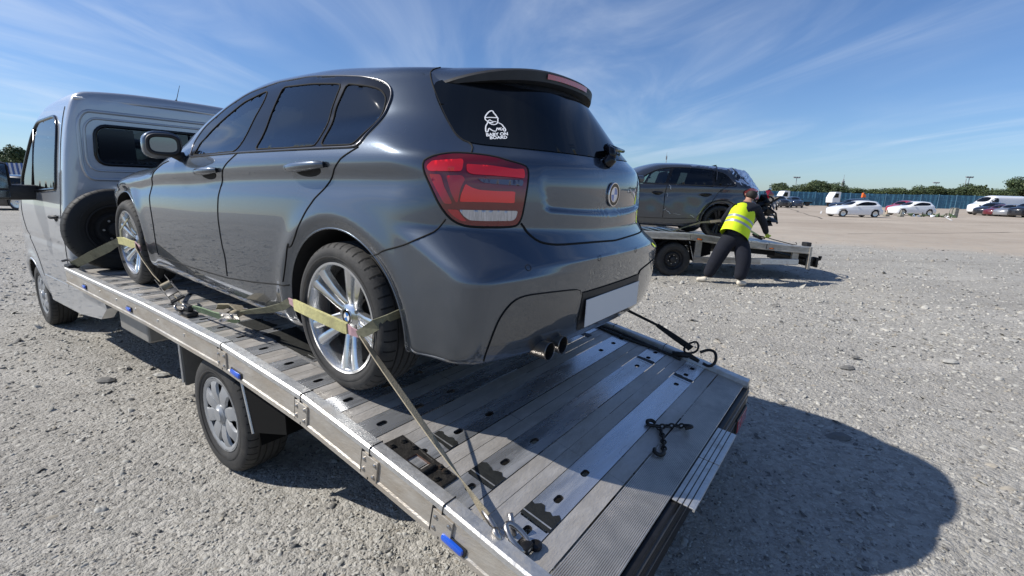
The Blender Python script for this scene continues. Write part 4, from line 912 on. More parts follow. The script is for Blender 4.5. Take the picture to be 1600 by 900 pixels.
kp &= ~((np.hypot(cc[:, 0]-7.2, cc[:, 2]-.345) < .41) & (np.abs(cc[:, 1]) > .55))
Vq, Fq_ = prune(Vc, Fcc, kp)
def cab_surf_rear(P, off=0):
    O = np.array([(6.4, y, z) for y, z in P]); D = np.tile((-1., 0, 0), (len(O), 1)); Q = bisect(Fcab, O, D, 1.6); return Q+grad(Fcab, Q)*off
def build_cab(t):
    cab = mk('cab', Vq, [f[::-1] for f in Fq_], 'silver', t, smooth=True)
    Vl_, Fl_ = prune(Vc-grad(Fcab, Vc)*.035, Fcc, kp); mk('cab_lining', Vl_, Fl_, 'darkinner', cab, smooth=True)
    # rear window with rubber seal; left third is an opaque sliding frame
    for nm, pl, m_, o_ in (('rear_window', rwin, 'glass_tint', .007),):
        v, f = tri_area([tuple(q) for q in resample(smooth_line(resample(pl, .05, True), 2, True), .02, True)], (), .08); f = [q[::-1] for q in f]
        mk(nm, cab_surf_rear(v, o_), f, m_, cab, smooth=True)
    v, f = tri_area([(.40, 1.765), (.66, 1.765), (.665, 1.81), (.655, 2.01), (.62, 2.055), (.40, 2.055)], (), .05); mk('window_frame', cab_surf_rear(v, .010), f, 'blackgloss', cab)
    ring = [tuple(q) for q in resample(smooth_line(resample(rwin, .05, True), 2, True), .03, True)]
    mb = MB(); mb.tube(cab_surf_rear(ring, .004), .016, 8, closed=True); mb.tube(cab_surf_rear([(-.05, 1.75), (-.05, 2.07)], .004), .012, 6); mb.build('window_seal', 'blackgloss', cab, smooth=True)
    for (s1, s2, m_) in ((1.10, .012, 'silver'), (1.19, .016, 'silver')):
        R_ = [(y*s1 if s1 < 1.15 else math.copysign(abs(y)+.105, y), (z-1.91)*(s1+.25)+1.91 if s1 < 1.15 else (z-1.91)*1.75+1.90) for y, z in ring]
        R_ = [(y, min(z, 2.235)) for y, z in R_]
        mb = MB(); mb.tube(cab_surf_rear(R_, -.004), s2, 8, closed=True); mb.build('pressed_bead', m_, cab, smooth=True)
    for y in (.50, -.50):
        pass
    mb = MB(); mb.tube(cab_surf_rear([(.56, 1.585), (.1, 1.58), (-.56, 1.585)], -.003), .014, 8); mb.build('pressed_bead', 'silver', cab, smooth=True)
    mb = MB(); mb.tube(cab_surf_rear([(-.78, 2.285), (0, 2.30), (.78, 2.285)], 0), .018, 8); mb.build('roof_gutter', 'silver', cab, smooth=True)
    for z in (1.10, 1.28): mb = MB(); mb.tube(cab_surf_rear([(-.8, z), (.8, z)], -.004), .018, 8); mb.build('pressed_bead', 'silver', cab, smooth=True)
    for mir in (False, True):
        patch('door_window', Fcab, swin, 'glass_tint', cab, 'side', off=.002, is2d=True, smooth=1, rs=.04, res=.08, mirror=mir)
        P3 = to3(Fcab, resample(smooth_line(resample(swin, .08, True), 1, True), .04, True), 'side'); mm = np.array([1, -1 if mir else 1, 1])
        mb = MB(); mb.tube(P3*mm, .016, 8, closed=True); mb.tube(to3(Fcab, [(6.72, 1.50), (6.74, 2.08)], 'side')*mm, .016, 6); mb.build('window_seal', 'blackgloss', cab, smooth=True)
        mb = MB(); mb.tube(seam(Fcab, to3(Fcab, [(5.66, 2.22), (5.64, 1.6), (5.64, .62), (6.3, .60), (6.74, .62)], 'side'), mirror=mir, it=1), .004, 6); mb.tube(seam(Fcab, to3(Fcab, [(7.35, 1.45), (7.30, 1.1), (6.88, .85), (6.76, .62)], 'side'), mirror=mir), .004, 6); mb.build('door_shut_line', 'gap', cab)
        handle('door_handle', Fcab, 5.92, 5.74, 1.27, 1.275, cab, mir, 'blackplastic', r=.016)
        a = np.linspace(R(-14), R(194), 40); P = to3(Fcab, np.c_[7.2+.415*np.cos(a), .345+.415*np.sin(a)], 'side')*mm
        mb = MB(); mb.tube(P, .010, 8); mb.build('arch_lip', 'silver', cab, smooth=True)
        mb = MB(); V_ = []; s_ = mm[1]
        for p in P: V_ += [tuple(p), (p[0], .55*s_, p[2])]
        mb.add(V_, [(2*i, 2*i+1, 2*i+3, 2*i+2) for i in range(len(P)-1)]); mb.add([(7.2, .55*s_, .345)]+[(p[0], .55*s_, p[2]) for p in P], [(0, i+1, i+2) for i in range(len(P)-1)]); mb.build('wheel_arch_liner', 'darkinner', cab)
        # skirt behind the front wheel, storage box
        mb = MB(); s = s_; y0, y1 = sorted((.88*s, .960*s)); mb.ext([(6.76, .64), (5.50, .66), (4.72, .70), (4.66, .62), (4.86, .50), (5.5, .43), (6.55, .40)], y0, y1, 'y'); mb.build('side_skirt', 'silver', t)
        mb = MB(); y0, y1 = sorted((.55*s, .90*s)); mb.box(4.0, 4.62, y0, y1, .46, .70, 0, .015); mb.build('storage_box', 'dull_box', t)
        # mirror on its arm
        mb = MB(); mb.box(6.60, 6.74, *sorted((1.095*s, 1.33*s)), 1.40, 1.76, 0, .045); mb.box(6.60, 6.76, *sorted((.90*s, 1.14*s)), 1.40, 1.545, 0, .025); mo = mb.build('door_mirror', 'blackplastic', cab, smooth=30)
        mb = MB(); mb.box(6.594, 6.599, *sorted((1.12*s, 1.305*s)), 1.51, 1.735, 0, .002); mb.build('mirror_glass', 'mirror', mo); mb = MB(); mb.box(6.594, 6.599, *sorted((1.12*s, 1.305*s)), 1.425, 1.49, 0, .002); mb.build('mirror_glass', 'mirror', mo)
        make_wheel(t, (7.2, .825*s, .345), s, rt=.345, w=.225, rr=.213, style='cover', dishmat='cover_grey')
    v, f = tri_area([(math.atan2(y, 1.2), z) for y, z in [(-.80, 1.62), (.80, 1.62), (.68, 2.22), (-.68, 2.22)]], (), .1)
    O = np.array([(6.0, math.tan(a_)*1.2, z) for a_, z in v]); P = bisect(Fcab, O, np.tile((1., 0, 0), (len(O), 1)), 2.4); mk('windscreen', P+grad(Fcab, P)*.002, f, 'glass_tint', cab, smooth=True)
    mb = MB()
    for y in (.55, 0, -.55): mb.box(5.72, 5.84, y-.24, y+.24, 1.0, 1.66, 0, .04); mb.box(5.72, 5.82, y-.13, y+.13, 1.70, 1.92, 0, .04); mb.box(5.8, 6.3, y-.24, y+.24, .95, 1.05, 0, .03)
    mb.build('seats', 'seat', cab, smooth=30); mb = MB(); mb.box(6.9, 7.35, -.85, .85, 1.1, 1.5, 0, .06); mb.build('dashboard', 'darkinner', cab)
    mb = MB(); mb.tube([(5.62, -.02, 2.39), (5.50, -.02, 2.52)], [.004, .002], 6); mb.tube([(5.64, -.02, 2.375), (5.62, -.02, 2.395)], .012, 8); mb.build('roof_aerial', 'blackplastic', cab)
M['dull_box'] = mat('dull_metal_box', (.28, .27, .25), .5, .4, var=.15)
build_cab(truck)
truck.matrix_world = TRM

# ---------------------------------------------------------------- spare wheel standing on the front of the bed
sw = empty('spare_wheel', TRM @ Matrix.Translation((5.22, .70, dz(5.2)+.002)), 'black spare wheel standing on the truck bed against the cab rear wall', 'wheel')
w_ = make_wheel(sw, (0, 0, 0), 1, rt=.345, w=.22, rr=.205, style='steel', dishmat='darkinner', badge=False, tyre_mat='tyre_black')
w_.matrix_local = Matrix.Translation((0, 0, .347)) @ Matrix.Rotation(R(86), 4, 'Z') @ Matrix.Rotation(R(4), 4, 'X')

# ---------------------------------------------------------------- lashing straps (truck coordinates)
def ratchet(mb, p, d, up, m=0, mw=1, L=.15, op=.25):
    d = Vector(d).normalized(); up = Vector(up); up = (up-d*up.dot(d)).normalized(); s = d.cross(up)
    T = Matrix((( d.x, s.x, up.x, p[0]), (d.y, s.y, up.y, p[1]), (d.z, s.z, up.z, p[2]), (0, 0, 0, 1))); k = len(mb.V)
    for y in (-.031, .028): mb.box(-L/2, L/2, y, y+.003, -.014, .020, m, .001); 
    mb.tube([(-L*.15, -.04, .006), (-L*.15, .04, .006)], .013, 12, m); mb.tube([(-L*.15, -.028, .006), (-L*.15, .028, .006)], .023, 14, mw); mb.tube([(L*.42, -.034, 0), (L*.42, .034, 0)], .006, 8, m)
    for y in (-.036, .033): 
        kk = len(mb.V); mb.box(0, L*.8, y, y+.003, -.012, .012, m, .001); mb.xf(Matrix.Translation((-L*.15, 0, .006)) @ Matrix.Rotation(-op, 4, 'Y'), kk)
    kk = len(mb.V); mb.tube([(L*.8, -.04, 0), (L*.8, .04, 0)], .009, 8, m); mb.box(L*.25, L*.5, -.033, .033, -.003, .003, m, .001); mb.xf(Matrix.Translation((-L*.15, 0, .006)) @ Matrix.Rotation(-op, 4, 'Y'), kk)
    mb.xf(T, k)
def hook(mb, p, d, s, L=.07, r=.006, m=0):
    """open wire claw hook pointing along d, opening towards s"""
    p, d, s = Vector(p), Vector(d).normalized(), Vector(s).normalized(); P = [p, p+d*L*.5]
    for t in np.linspace(0, math.pi*1.15, 9): P.append(p+d*(L*.5+.022*math.sin(t))+s*(.022-.022*math.cos(t)))
    mb.tube(P, r, 8, m)
def strap_thing(label): return empty('ratchet_strap', Matrix.Identity(4), label, 'strap')
YW = .888
t1 = strap_thing('tan strap with yellow sleeve across the rear wheel of the grey hatchback')
mb = MB(); W = .036
mb.ribbon([(1.535, YW+.004, 1.032), (1.49, YW+.002, 1.052), (1.435, .880, 1.088), (1.392, .850, 1.115), (1.378, .78, 1.135), (1.376, .66, 1.135)], [.03, .04, .045, .045, .045, .045], side=[(0, .1, 1), (0, .1, 1), (0, .2, 1), (-.5, 0, 1), (-.5, 0, 1), (-.5, 0, 1)], th=.004); mb.build('wheel_loop', 'olive', t1)
P0, P1 = Vector((1.52, .885, 1.022)), Vector((.815, .958, .600)); n = 12
mb = MB(); mb.ribbon([P0.lerp(P1, i/n) for i in range(n+1)], .036, side=[Vector((.55, .35+.5*math.sin(i*.35), .7)) for i in range(n+1)], th=.004); mb.build('webbing', 'web', t1)
mb = MB(); mb.ribbon([(1.995, .884, 1.082), (1.99, YW+.004, 1.078), (1.80, YW+.010, 1.063), (1.62, YW+.006, 1.045), (1.60, YW+.004, 1.043)], [.046, .050, .052, .050, .046], side=(0.02, .12, 1), th=.012); mb.build('sleeve', 'yellow', t1, smooth=50)
mb = MB(); mb.ribbon([(1.61, YW, 1.043), (1.57, YW+.006, 1.038), (1.525, YW, 1.032)], [.045, .036, .028], side=(0, .1, 1), th=.006); mb.build('pad', 'pink', t1)
mb = MB(); mb.ribbon([(2.06, .880, 1.085), (2.02, .886, 1.082), (1.985, .888, 1.078)], [.024, .032, .04], side=(0, .1, 1), th=.006); mb.build('pad', 'pink', t1)
mb = MB(); mb.ribbon([(2.05, .882, 1.08), (2.12, .884, 1.045), (2.25, .885, 1.008), (2.40, .89, .975), (2.50, .895, .952)], .038, side=[(0, .2, 1), (0, .4, 1), (0, .7, 1), (0, 1, 1), (0, 1, .6)], th=.004); mb.build('webbing', 'olive', t1)
mb = MB(); ratchet(mb, (2.575, .90, .935), (1, .02, -.12), (0, .35, 1), 0, 1, L=.20, op=-.22); mb.build('ratchet', ['steel', 'web'], t1, smooth=30)
mb = MB(); mb.ribbon([(2.50, .90, .962), (2.56, .90, .985), (2.68, .90, .965), (2.78, .89, .925)], [.05, .07, .075, .035], side=(0, 1, .35), th=.005); mb.build('webbing', 'web', t1)
mb = MB(); mb.ribbon([(2.55, .905, .915), (2.62, .905, .900), (2.75, .91, .892), (2.90, .91, .890), (3.02, .91, .885), (3.06, .91, .880)], [.05, .068, .074, .074, .068, .05], side=(0, .8, 1), th=.006); mb.build('webbing', 'green', t1)
mb = MB(); mb.tube([(.835, .956, .612), (.80, .960, .592), (.775, .966, .580), (.765, .972, .568)], [.008, .010, .009, .007], 8); hook(mb, (.775, .966, .582), (-.85, .35, -.35), (0, .55, .8), L=.06, r=.009)
mb.build('hook', 'steel', t1, smooth=True)
t2 = strap_thing('tan strap over the front wheel of the grey hatchback, ratchet buckle hanging in it')
mb = MB(); mb.ribbon([(4.52, .862, 1.160), (4.36, .868, 1.168), (4.20, .868, 1.160), (4.12, .865, 1.166)], [.05, .06, .055, .04], side=(0, .12, 1), th=.010); mb.build('sleeve', 'yellow', t2, smooth=50)
mb = MB(); mb.ribbon([(4.12, .866, 1.166), (4.07, .872, 1.160), (4.0, .875, 1.145)], [.04, .03, .035], side=(0, .1, 1), th=.008); mb.build('pad', 'pink', t2)
mb = MB(); mb.ribbon([(4.50, .862, 1.158), (4.68, .90, 1.09), (4.90, .94, 1.02), (5.18, .975, .935), (5.34, .99, .895)], [.05, .068, .07, .068, .06], side=[(0, .3, 1), (0, .5, 1), (0, .7, 1), (0, .7, 1), (0, .7, 1)], th=.004); mb.build('webbing', 'olive', t2)
mb = MB(); mb.ribbon([(4.45, .86, 1.17), (4.48, .85, 1.24), (4.45, .80, 1.33)], .03, side=(1, 0, 0), th=.004); mb.build('wheel_loop', 'olive', t2)
mb = MB(); mb.ribbon([(4.07, .875, 1.165), (4.0, .89, 1.130), (3.85, .90, 1.065), (3.66, .905, .985), (3.56, .905, .955)], [.045, .062, .068, .068, .066], side=[(0, .4, 1), (0, .5, 1), (0, .6, 1), (0, .6, 1), (0, .6, 1)], th=.004); mb.build('webbing', 'web', t2)
mb = MB(); ratchet(mb, (3.45, .905, .940), (-1, 0, -.40), (0, .5, 1), 0, 1, L=.27, op=.14); mb.build('ratchet', ['darksteel', 'web'], t2, smooth=30)
mb = MB(); mb.ribbon([(3.37, .905, .900), (3.29, .905, .882), (3.23, .91, .868)], .048, side=(0, .5, 1), th=.004); mb.build('webbing', 'web', t2)
mb = MB(); mb.tube([(3.23, .91, .868), (3.18, .93, .862)], .007, 8); hook(mb, (3.22, .92, .868), (-.5, .3, -.3), (0, .6, .5), L=.05, r=.007); mb.tube([(3.16+.022*math.cos(t), .925+.012*math.sin(t), .872+.024*math.sin(t)) for t in np.linspace(0, 6.28, 14, endpoint=False)], .006, 8, closed=True); mb.build('hook', 'steel', t2, smooth=True)
mb = MB(); mb.box(3.10, 3.22, .88, .945, dz(3.15)+.002, dz(3.15)+.03, 0, .01); mb.box(3.12, 3.19, .895, .93, dz(3.15)+.03, dz(3.15)+.07, 0, .012); mb.build('anchor_block', 'blackplastic', t2, smooth=30)
mb = MB(); mb.box(5.30, 5.44, .95, 1.03, dz(5.38)+.03, dz(5.38)+.06, 0, .01); mb.tube([(5.36, .96, dz(5.38)+.05), (5.46, .99, dz(5.38)+.09), (5.52, 1.02, dz(5.38)+.075)], .010, 8, 0); mb.build('ratchet', 'darksteel', t2, smooth=30)
t3 = strap_thing('black strap from under the car to the far rear corner of the near truck bed')
mb = MB(); A_, B_, D_ = Vector((1.36, -.80, .95)), Vector((.97, -.95, .775)), Vector((.765, -1.03, .640))
mb.ribbon([A_, A_.lerp(B_, .5), B_], .018, side=(0, .3, 1), th=.004); mb.ribbon([B_, B_.lerp(D_, .5), D_], [.03, .045, .05], side=(-.3, .5, 1), th=.006); mb.build('webbing', 'black_web', t3)
mb = MB(); mb.tube(smooth_line([D_+Vector((.02, 0, .03)), D_+Vector((-.03, -.03, .05)), D_+Vector((-.045, .0, -.01)), D_+Vector((.02, .04, -.03)), D_+Vector((.04, .03, .0))], 2, True), .007, 8, closed=True)
mb.tube(smooth_line([(.70, -.99, .64), (.655, -1.01, .665), (.61, -1.0, .66), (.60, -.985, .60), (.63, -.96, .57), (.67, -.96, .585)], 2), .009, 8); mb.tube([(.86, -.96, .60), (.80, -.98, .605), (.76, -1.0, .60), (.70, -.98, .585)], [.02, .018, .018, .012], 8); mb.build('hook', 'blackiron', t3, smooth=True)
mb = MB(); zz = lambda x: dz(x)+.008
mb.tube([(x, -.93-.02*math.sin(x*9), zz(x)) for x in np.linspace(1.55, .80, 14)], .009, 6); mb.tube([(x, -.955+.01*math.sin(x*14), zz(x)+.004) for x in np.linspace(1.7, .95, 14)], .008, 6); mb.build('strap_tail', 'black_web', t3)
# shackle at the near rear corner
t4 = empty('bow_shackle', Matrix.Identity(4), 'bare steel bow shackle on the near rear corner of the truck bed', 'shackle')
mb = MB(); c = Vector((.705, .955, dz(.70)+.012)); P = []
for t in np.linspace(-2.4, 2.4, 15): P.append(c+Vector((.030*math.cos(t)*1.5-.01, .024*math.sin(t), .028*math.cos(t)+.018)))
mb.tube(P, .0085, 10); mb.build('bow', 'steel', t4, smooth=True); mb = MB(); mb.tube([P[0]+Vector((0, .025, .0)), P[-1]+Vector((0, -.03, 0))], .008, 10); mb.tube([c+Vector((.02, -.02, .0)), c+Vector((.05, -.035, .055))], .009, 8); mb.build('pin', 'steel', t4, smooth=True)
mb = MB(); mb.box(.655, .70, .93, .975, dz(.68), dz(.68)+.028, 0, .008); mb.lathe([(0, .02), (.012, .02), (.018, .012), (.018, 0)], c=(.66, .915, dz(.66)), ax='z', n=14); mb.build('anchor_lug', 'darksteel', t4, smooth=30)
# loose chain with two claw hooks on the ribbed plate
t5 = empty('hook_chain', Matrix.Identity(4), 'short black chain with two claw hooks lying on the ribbed rear plate', 'chain')
def chain(mb, P, r=.0045, L=.030, w=.010):
    Q = resample(P, L*.78)
    for i, q in enumerate(Q[:-1]):
        d = Vector(Q[i+1]-q).normalized(); u = Vector((0, 0, 1)) if i % 2 else Vector((0, 0, 1)).cross(d).normalized(); m_ = Vector((Q[i+1]+q)/2)
        mb.tube([m_+d*(L/2)*math.cos(t)+u*w*math.sin(t) for t in np.linspace(0, 2*math.pi, 10, endpoint=False)], r, 6, closed=True)
mb = MB(); f3 = lambda x, y, h=.014: (x, y, dz(x)+h)
chain(mb, [f3(.640, -.045), f3(.610, -.075), f3(.590, -.115), f3(.560, -.150), f3(.545, -.175)]); chain(mb, [f3(.625, -.055), f3(.600, -.025), f3(.575, .02), f3(.560, .06), f3(.545, .10)])
mb.build('chain', 'blackiron', t5, smooth=True)
for P in ([f3(.545, -.175), f3(.52, -.19, .02), f3(.505, -.175, .03), f3(.515, -.15, .03), f3(.53, -.145, .02)], [f3(.545, .10), f3(.535, .13, .012), f3(.55, .155, .014), f3(.57, .15, .016), f3(.575, .13, .015)], [f3(.640, -.045), f3(.665, -.03, .012), f3(.68, -.05, .016), f3(.665, -.075, .018), f3(.645, -.07, .016)]):
    mb = MB(); mb.tube(smooth_line(P, 2), .0085, 8); mb.build('claw_hook', 'blackiron', t5, smooth=True)
for t_ in (t1, t2, t3, t4, t5): t_.matrix_world = TRM

# ================================================================ ground, gravel, markings
def gnoise(x, y):
    return (.012*np.sin(x*1.3+.7*y)*np.cos(y*1.1-.4*x)+.008*np.sin(2.9*x-1.7*y+1)+.006*np.sin(5.1*y+3.3*x)+.003*np.sin(11*x+7*y)*np.sin(9*y-4*x))*np.clip(1.6-np.hypot(x, y)/40., .15, 1)
def axis_coords(lo, hi, near_lo, near_hi, d):
    c = list(np.arange(near_lo, near_hi, d)); s = d; x = near_hi
    while x < hi: c.append(x); s *= 1.12; x += s
    c.append(hi); s = d; x = near_lo-d; L = []
    while x > lo: L.append(x); s *= 1.12; x -= s
    L.append(lo); return np.array(L[::-1]+c)
gx = axis_coords(-900, 900, -7, 8, .055); gy = axis_coords(-300, 1500, 0.2, 11, .055)
GX, GY = np.meshgrid(gx, gy, indexing='ij'); GZ = gnoise(GX, GY)+rng.normal(0, .0022, GX.shape)*(np.hypot(GX, GY) < 14); GZ -= .002
nx_, ny_ = GX.shape; VV = np.c_[GX.ravel(), GY.ravel(), GZ.ravel()]
ii, jj = np.meshgrid(np.arange(nx_-1), np.arange(ny_-1), indexing='ij'); a_ = (ii*ny_+jj).ravel(); FF = np.c_[a_, a_+ny_, a_+ny_+1, a_+1]
def np_mesh(name, V, F, m, mats_idx=None, smooth=False):
    me = bpy.data.meshes.new(name); k = F.shape[1]; me.vertices.add(len(V)); me.vertices.foreach_set('co', V.astype(np.float32).ravel()); me.loops.add(F.size); me.loops.foreach_set('vertex_index', F.astype(np.int32).ravel())
    me.polygons.add(len(F)); me.polygons.foreach_set('loop_start', np.arange(0, F.size, k, dtype=np.int32)); me.polygons.foreach_set('loop_total', np.full(len(F), k, dtype=np.int32))
    for q in (m if isinstance(m, list) else [m]): me.materials.append(q)
    if mats_idx is not None: me.polygons.foreach_set('material_index', mats_idx.astype(np.int32))
    me.update(calc_edges=True); 
    if smooth: me.shade_smooth()
    o = bpy.data.objects.new(name, me); C.objects.link(o); return o
def ground_material():
    m = bpy.data.materials.new('gravel_and_concrete'); m.use_nodes = True; t = m.node_tree; b = t.nodes['Principled BSDF']; L = t.links.new
    co = t.nodes.new('ShaderNodeTexCoord').outputs['Object']
    def noise(s, d=6, r=.6, dist=0): n = t.nodes.new('ShaderNodeTexNoise'); n.inputs['Scale'].default_value = s; n.inputs['Detail'].default_value = d; n.inputs['Roughness'].default_value = r; n.inputs['Distortion'].default_value = dist; L(co, n.inputs['Vector']); return n.outputs[0]
    def vor(s, feat='F1'): n = t.nodes.new('ShaderNodeTexVoronoi'); n.inputs['Scale'].default_value = s; n.feature = feat; L(co, n.inputs['Vector']); return n
    def mth(op, a, c=None, e=None):
        n = t.nodes.new('ShaderNodeMath'); n.operation = op
        for i, v in enumerate((a, c, e)):
            if v is None: continue
            if isinstance(v, (int, float)): n.inputs[i].default_value = v
            else: L(v, n.inputs[i])
        return n.outputs[0]
    def rng_(v, a, b_, c, d): n = t.nodes.new('ShaderNodeMapRange'); L(v, n.inputs[0]); [setattr(n.inputs[i+1], 'default_value', q) for i, q in enumerate((a, b_, c, d))]; return n.outputs[0]
    def mixc(f, A, B_):
        n = t.nodes.new('ShaderNodeMix'); n.data_type = 'RGBA'
        for k, v in (('Factor', f), ('A', A), ('B', B_)):
            if isinstance(v, tuple): n.inputs[k].default_value = (*v, 1)
            elif isinstance(v, (int, float)): n.inputs[k].default_value = v
            else: L(v, n.inputs[k])
        return n.outputs['Result']
    v1, v2, v3 = vor(34), vor(85), vor(210)
    sc = t.nodes.new('ShaderNodeSeparateXYZ'); L(v1.outputs['Color'], sc.inputs[0]); sc2 = t.nodes.new('ShaderNodeSeparateXYZ'); L(v2.outputs['Color'], sc2.inputs[0])
    stone = mixc(rng_(sc.outputs[0], 0, 1, 0, 1), (0.232, 0.222, 0.198), (0.464, 0.447, 0.408)); stone = mixc(rng_(sc2.outputs[1], .0, 1, 0, .55), stone, (0.378, 0.357, 0.318))
    stone = mixc(rng_(noise(.55, 5), .35, .7, 0, .45), stone, (0.404, 0.383, 0.34)); stone = mixc(rng_(noise(.22, 4, .5), .40, .62, 0, .45), stone, (0.258, 0.245, 0.224)); stone = mixc(rng_(noise(7, 8), .48, .72, 0, .5), stone, (0.215, 0.202, 0.181))
    mpn = t.nodes.new('ShaderNodeMapping'); mpn.inputs['Rotation'].default_value = (0, 0, R(38)); mpn.inputs['Scale'].default_value = (.09, 1.5, 1); L(co, mpn.inputs[0]); nt = t.nodes.new('ShaderNodeTexNoise'); nt.inputs['Scale'].default_value = 1; nt.inputs['Detail'].default_value = 5; L(mpn.outputs[0], nt.inputs['Vector'])
    stone = mixc(rng_(nt.outputs[0], .50, .66, 0, .42), stone, (.235, .222, .195)); stone = mixc(rng_(nt.outputs[0], .42, .30, 0, .35), stone, (.47, .45, .41))
    tan = mixc(rng_(noise(.12, 7, .6), .35, .68, 0, 1), (0.331, 0.276, 0.221), (0.432, 0.373, 0.304)); tan = mixc(rng_(noise(.9, 8, .7, 1), .45, .75, 0, .6), tan, (0.276, 0.235, 0.193)); tan = mixc(rng_(noise(4, 9, .75), .5, .8, 0, .5), tan, (0.46, 0.414, 0.359))
    vc = vor(.16, 'DISTANCE_TO_EDGE'); n5 = noise(.8, 4)
    sx_ = t.nodes.new('ShaderNodeSeparateXYZ'); L(co, sx_.inputs[0])
    d = mth('ADD', mth('ADD', sx_.outputs[1], mth('MULTIPLY', mth('ADD', sx_.outputs[0], -10.3), .44)), -17.2); d = mth('ADD', d, mth('MULTIPLY', mth('ADD', noise(.45, 7, .65), -.5), 7.0))
    side = mth('ADD', mth('MULTIPLY', mth('ADD', sx_.outputs[0], -2), 1.6), 0.0); mk_ = mth('MULTIPLY', rng_(d, -1.3, 1.3, 0, 1), rng_(side, 0, 3, 0, 1))
    speck = rng_(noise(2.3, 8, .75), .45, .62, 0, .5); mk2 = mth('MULTIPLY', mk_, mth('SUBTRACT', 1.0, mth('MULTIPLY', speck, rng_(d, 2, 14, 1, .25))))
    L(mixc(mk2, stone, tan), b.inputs['Base Color']); b.inputs['Roughness'].default_value = .95; b.inputs['Specular IOR Level'].default_value = .2
    h = mth('ADD', mth('MULTIPLY', v1.outputs['Distance'], -.55), mth('ADD', mth('MULTIPLY', v2.outputs['Distance'], -.28), mth('ADD', mth('MULTIPLY', v3.outputs['Distance'], -.12), mth('MULTIPLY', noise(18, 9, .7), .6))))
    h = mth('MULTIPLY', h, mth('SUBTRACT', 1.0, mth('MULTIPLY', mk_, .9)))
    bp = t.nodes.new('ShaderNodeBump'); bp.inputs['Strength'].default_value = .85; bp.inputs['Distance'].default_value = .022; L(h, bp.inputs['Height']); L(bp.outputs[0], b.inputs['Normal'])
    return m
GM = ground_material(); g_ = np_mesh('ground', VV, FF, GM, smooth=True); g_['kind'] = 'structure'
# loose crushed stone
def stones(n, r0, r1, smin, smax, name, seed, mats, lo=-70, hi=64, pw=1.0, flat=.55):
    rg = np.random.default_rng(seed); ang = np.radians(rg.uniform(lo, hi, n)); rr = r0*(r1/r0)**rg.uniform(0, 1, n)**pw; x = rr*np.sin(ang); y = rr*np.cos(ang)
    if smin > .015: q_ = np.sin(x*1.9+np.sin(y*1.3)*2)*np.cos(y*2.3-x*.8)+.5*np.sin(5*x+3*y)
    if smin > .015: kq = q_+rg.normal(0, .5, n) > .1; n = int(kq.sum()); x, y, rr = x[kq], y[kq], rr[kq]
    k = ~((y > 17.2-.44*(x-10.3)+rg.normal(0, 1.2, len(x))) & (x > 3)); x, y, rr = x[k], y[k], rr[k]; n = len(x)
    s = smin*(smax/smin)**(rg.uniform(0, 1, n)**2.2)*np.clip(rr/4, .8, 2.2)
    base = np.array([(-1, -1, 0), (1, -1, 0), (1, 1, 0), (-1, 1, 0), (-.6, -.6, 1), (.6, -.6, 1), (.6, .6, 1), (-.6, .6, 1)], float)*.5
    P = np.repeat(base[None], n, 0)+rg.normal(0, .17, (n, 8, 3)); P[:, :, 2] = np.maximum(P[:, :, 2], -.4); P *= np.stack([rg.uniform(.7, 1.5, n), rg.uniform(.6, 1.0, n), rg.uniform(.3, flat+.3, n)], 1)[:, None, :]
    a = rg.uniform(0, 6.28, n); c, s_ = np.cos(a), np.sin(a); X = P[:, :, 0]*c[:, None]-P[:, :, 1]*s_[:, None]; Y = P[:, :, 0]*s_[:, None]+P[:, :, 1]*c[:, None]; tl = rg.normal(0, .3, n)
    Z = P[:, :, 2]+X*tl[:, None]; V = np.stack([X, Y, Z], 2)*s[:, None, None]; V[:, :, 0] += x[:, None]; V[:, :, 1] += y[:, None]; V[:, :, 2] += (gnoise(x, y)-.002)[:, None]-.05*s[:, None]
    f = np.array([(4, 5, 6, 7), (0, 1, 5, 4), (1, 2, 6, 5), (2, 3, 7, 6), (3, 0, 4, 7)]); Fq = (f[None]+(np.arange(n)*8)[:, None, None]).reshape(-1, 4)
    mi = np.repeat(rg.integers(0, len(mats), n), 5); o = np_mesh(name, V.reshape(-1, 3), Fq, mats, mi); o['kind'] = 'stuff'; return o
SM = [mat('stone_%s' % n, c, .95, spec=.2, var=.22, vscale=60) for n, c in (('grey', (0.361, 0.353, 0.323)), ('pale', (0.40, 0.388, 0.352)), ('brown', (0.311, 0.286, 0.244)), ('mid', (0.42, 0.407, 0.37)), ('dark', (0.151, 0.147, 0.139)))]
st_ = stones(120000, 1.0, 24, .006, .024, 'gravel', 3, SM[:4]+[SM[0], SM[3], SM[4]]); tag(st_, 'loose crushed grey gravel covering the ground around the trucks', 'gravel')
st2 = stones(9000, 1.3, 18, .016, .048, 'larger_gravel', 5, [SM[0], SM[0], SM[2], SM[3], SM[4]]); tag(st2, 'scattered larger broken stones lying on the gravel ground', 'gravel')
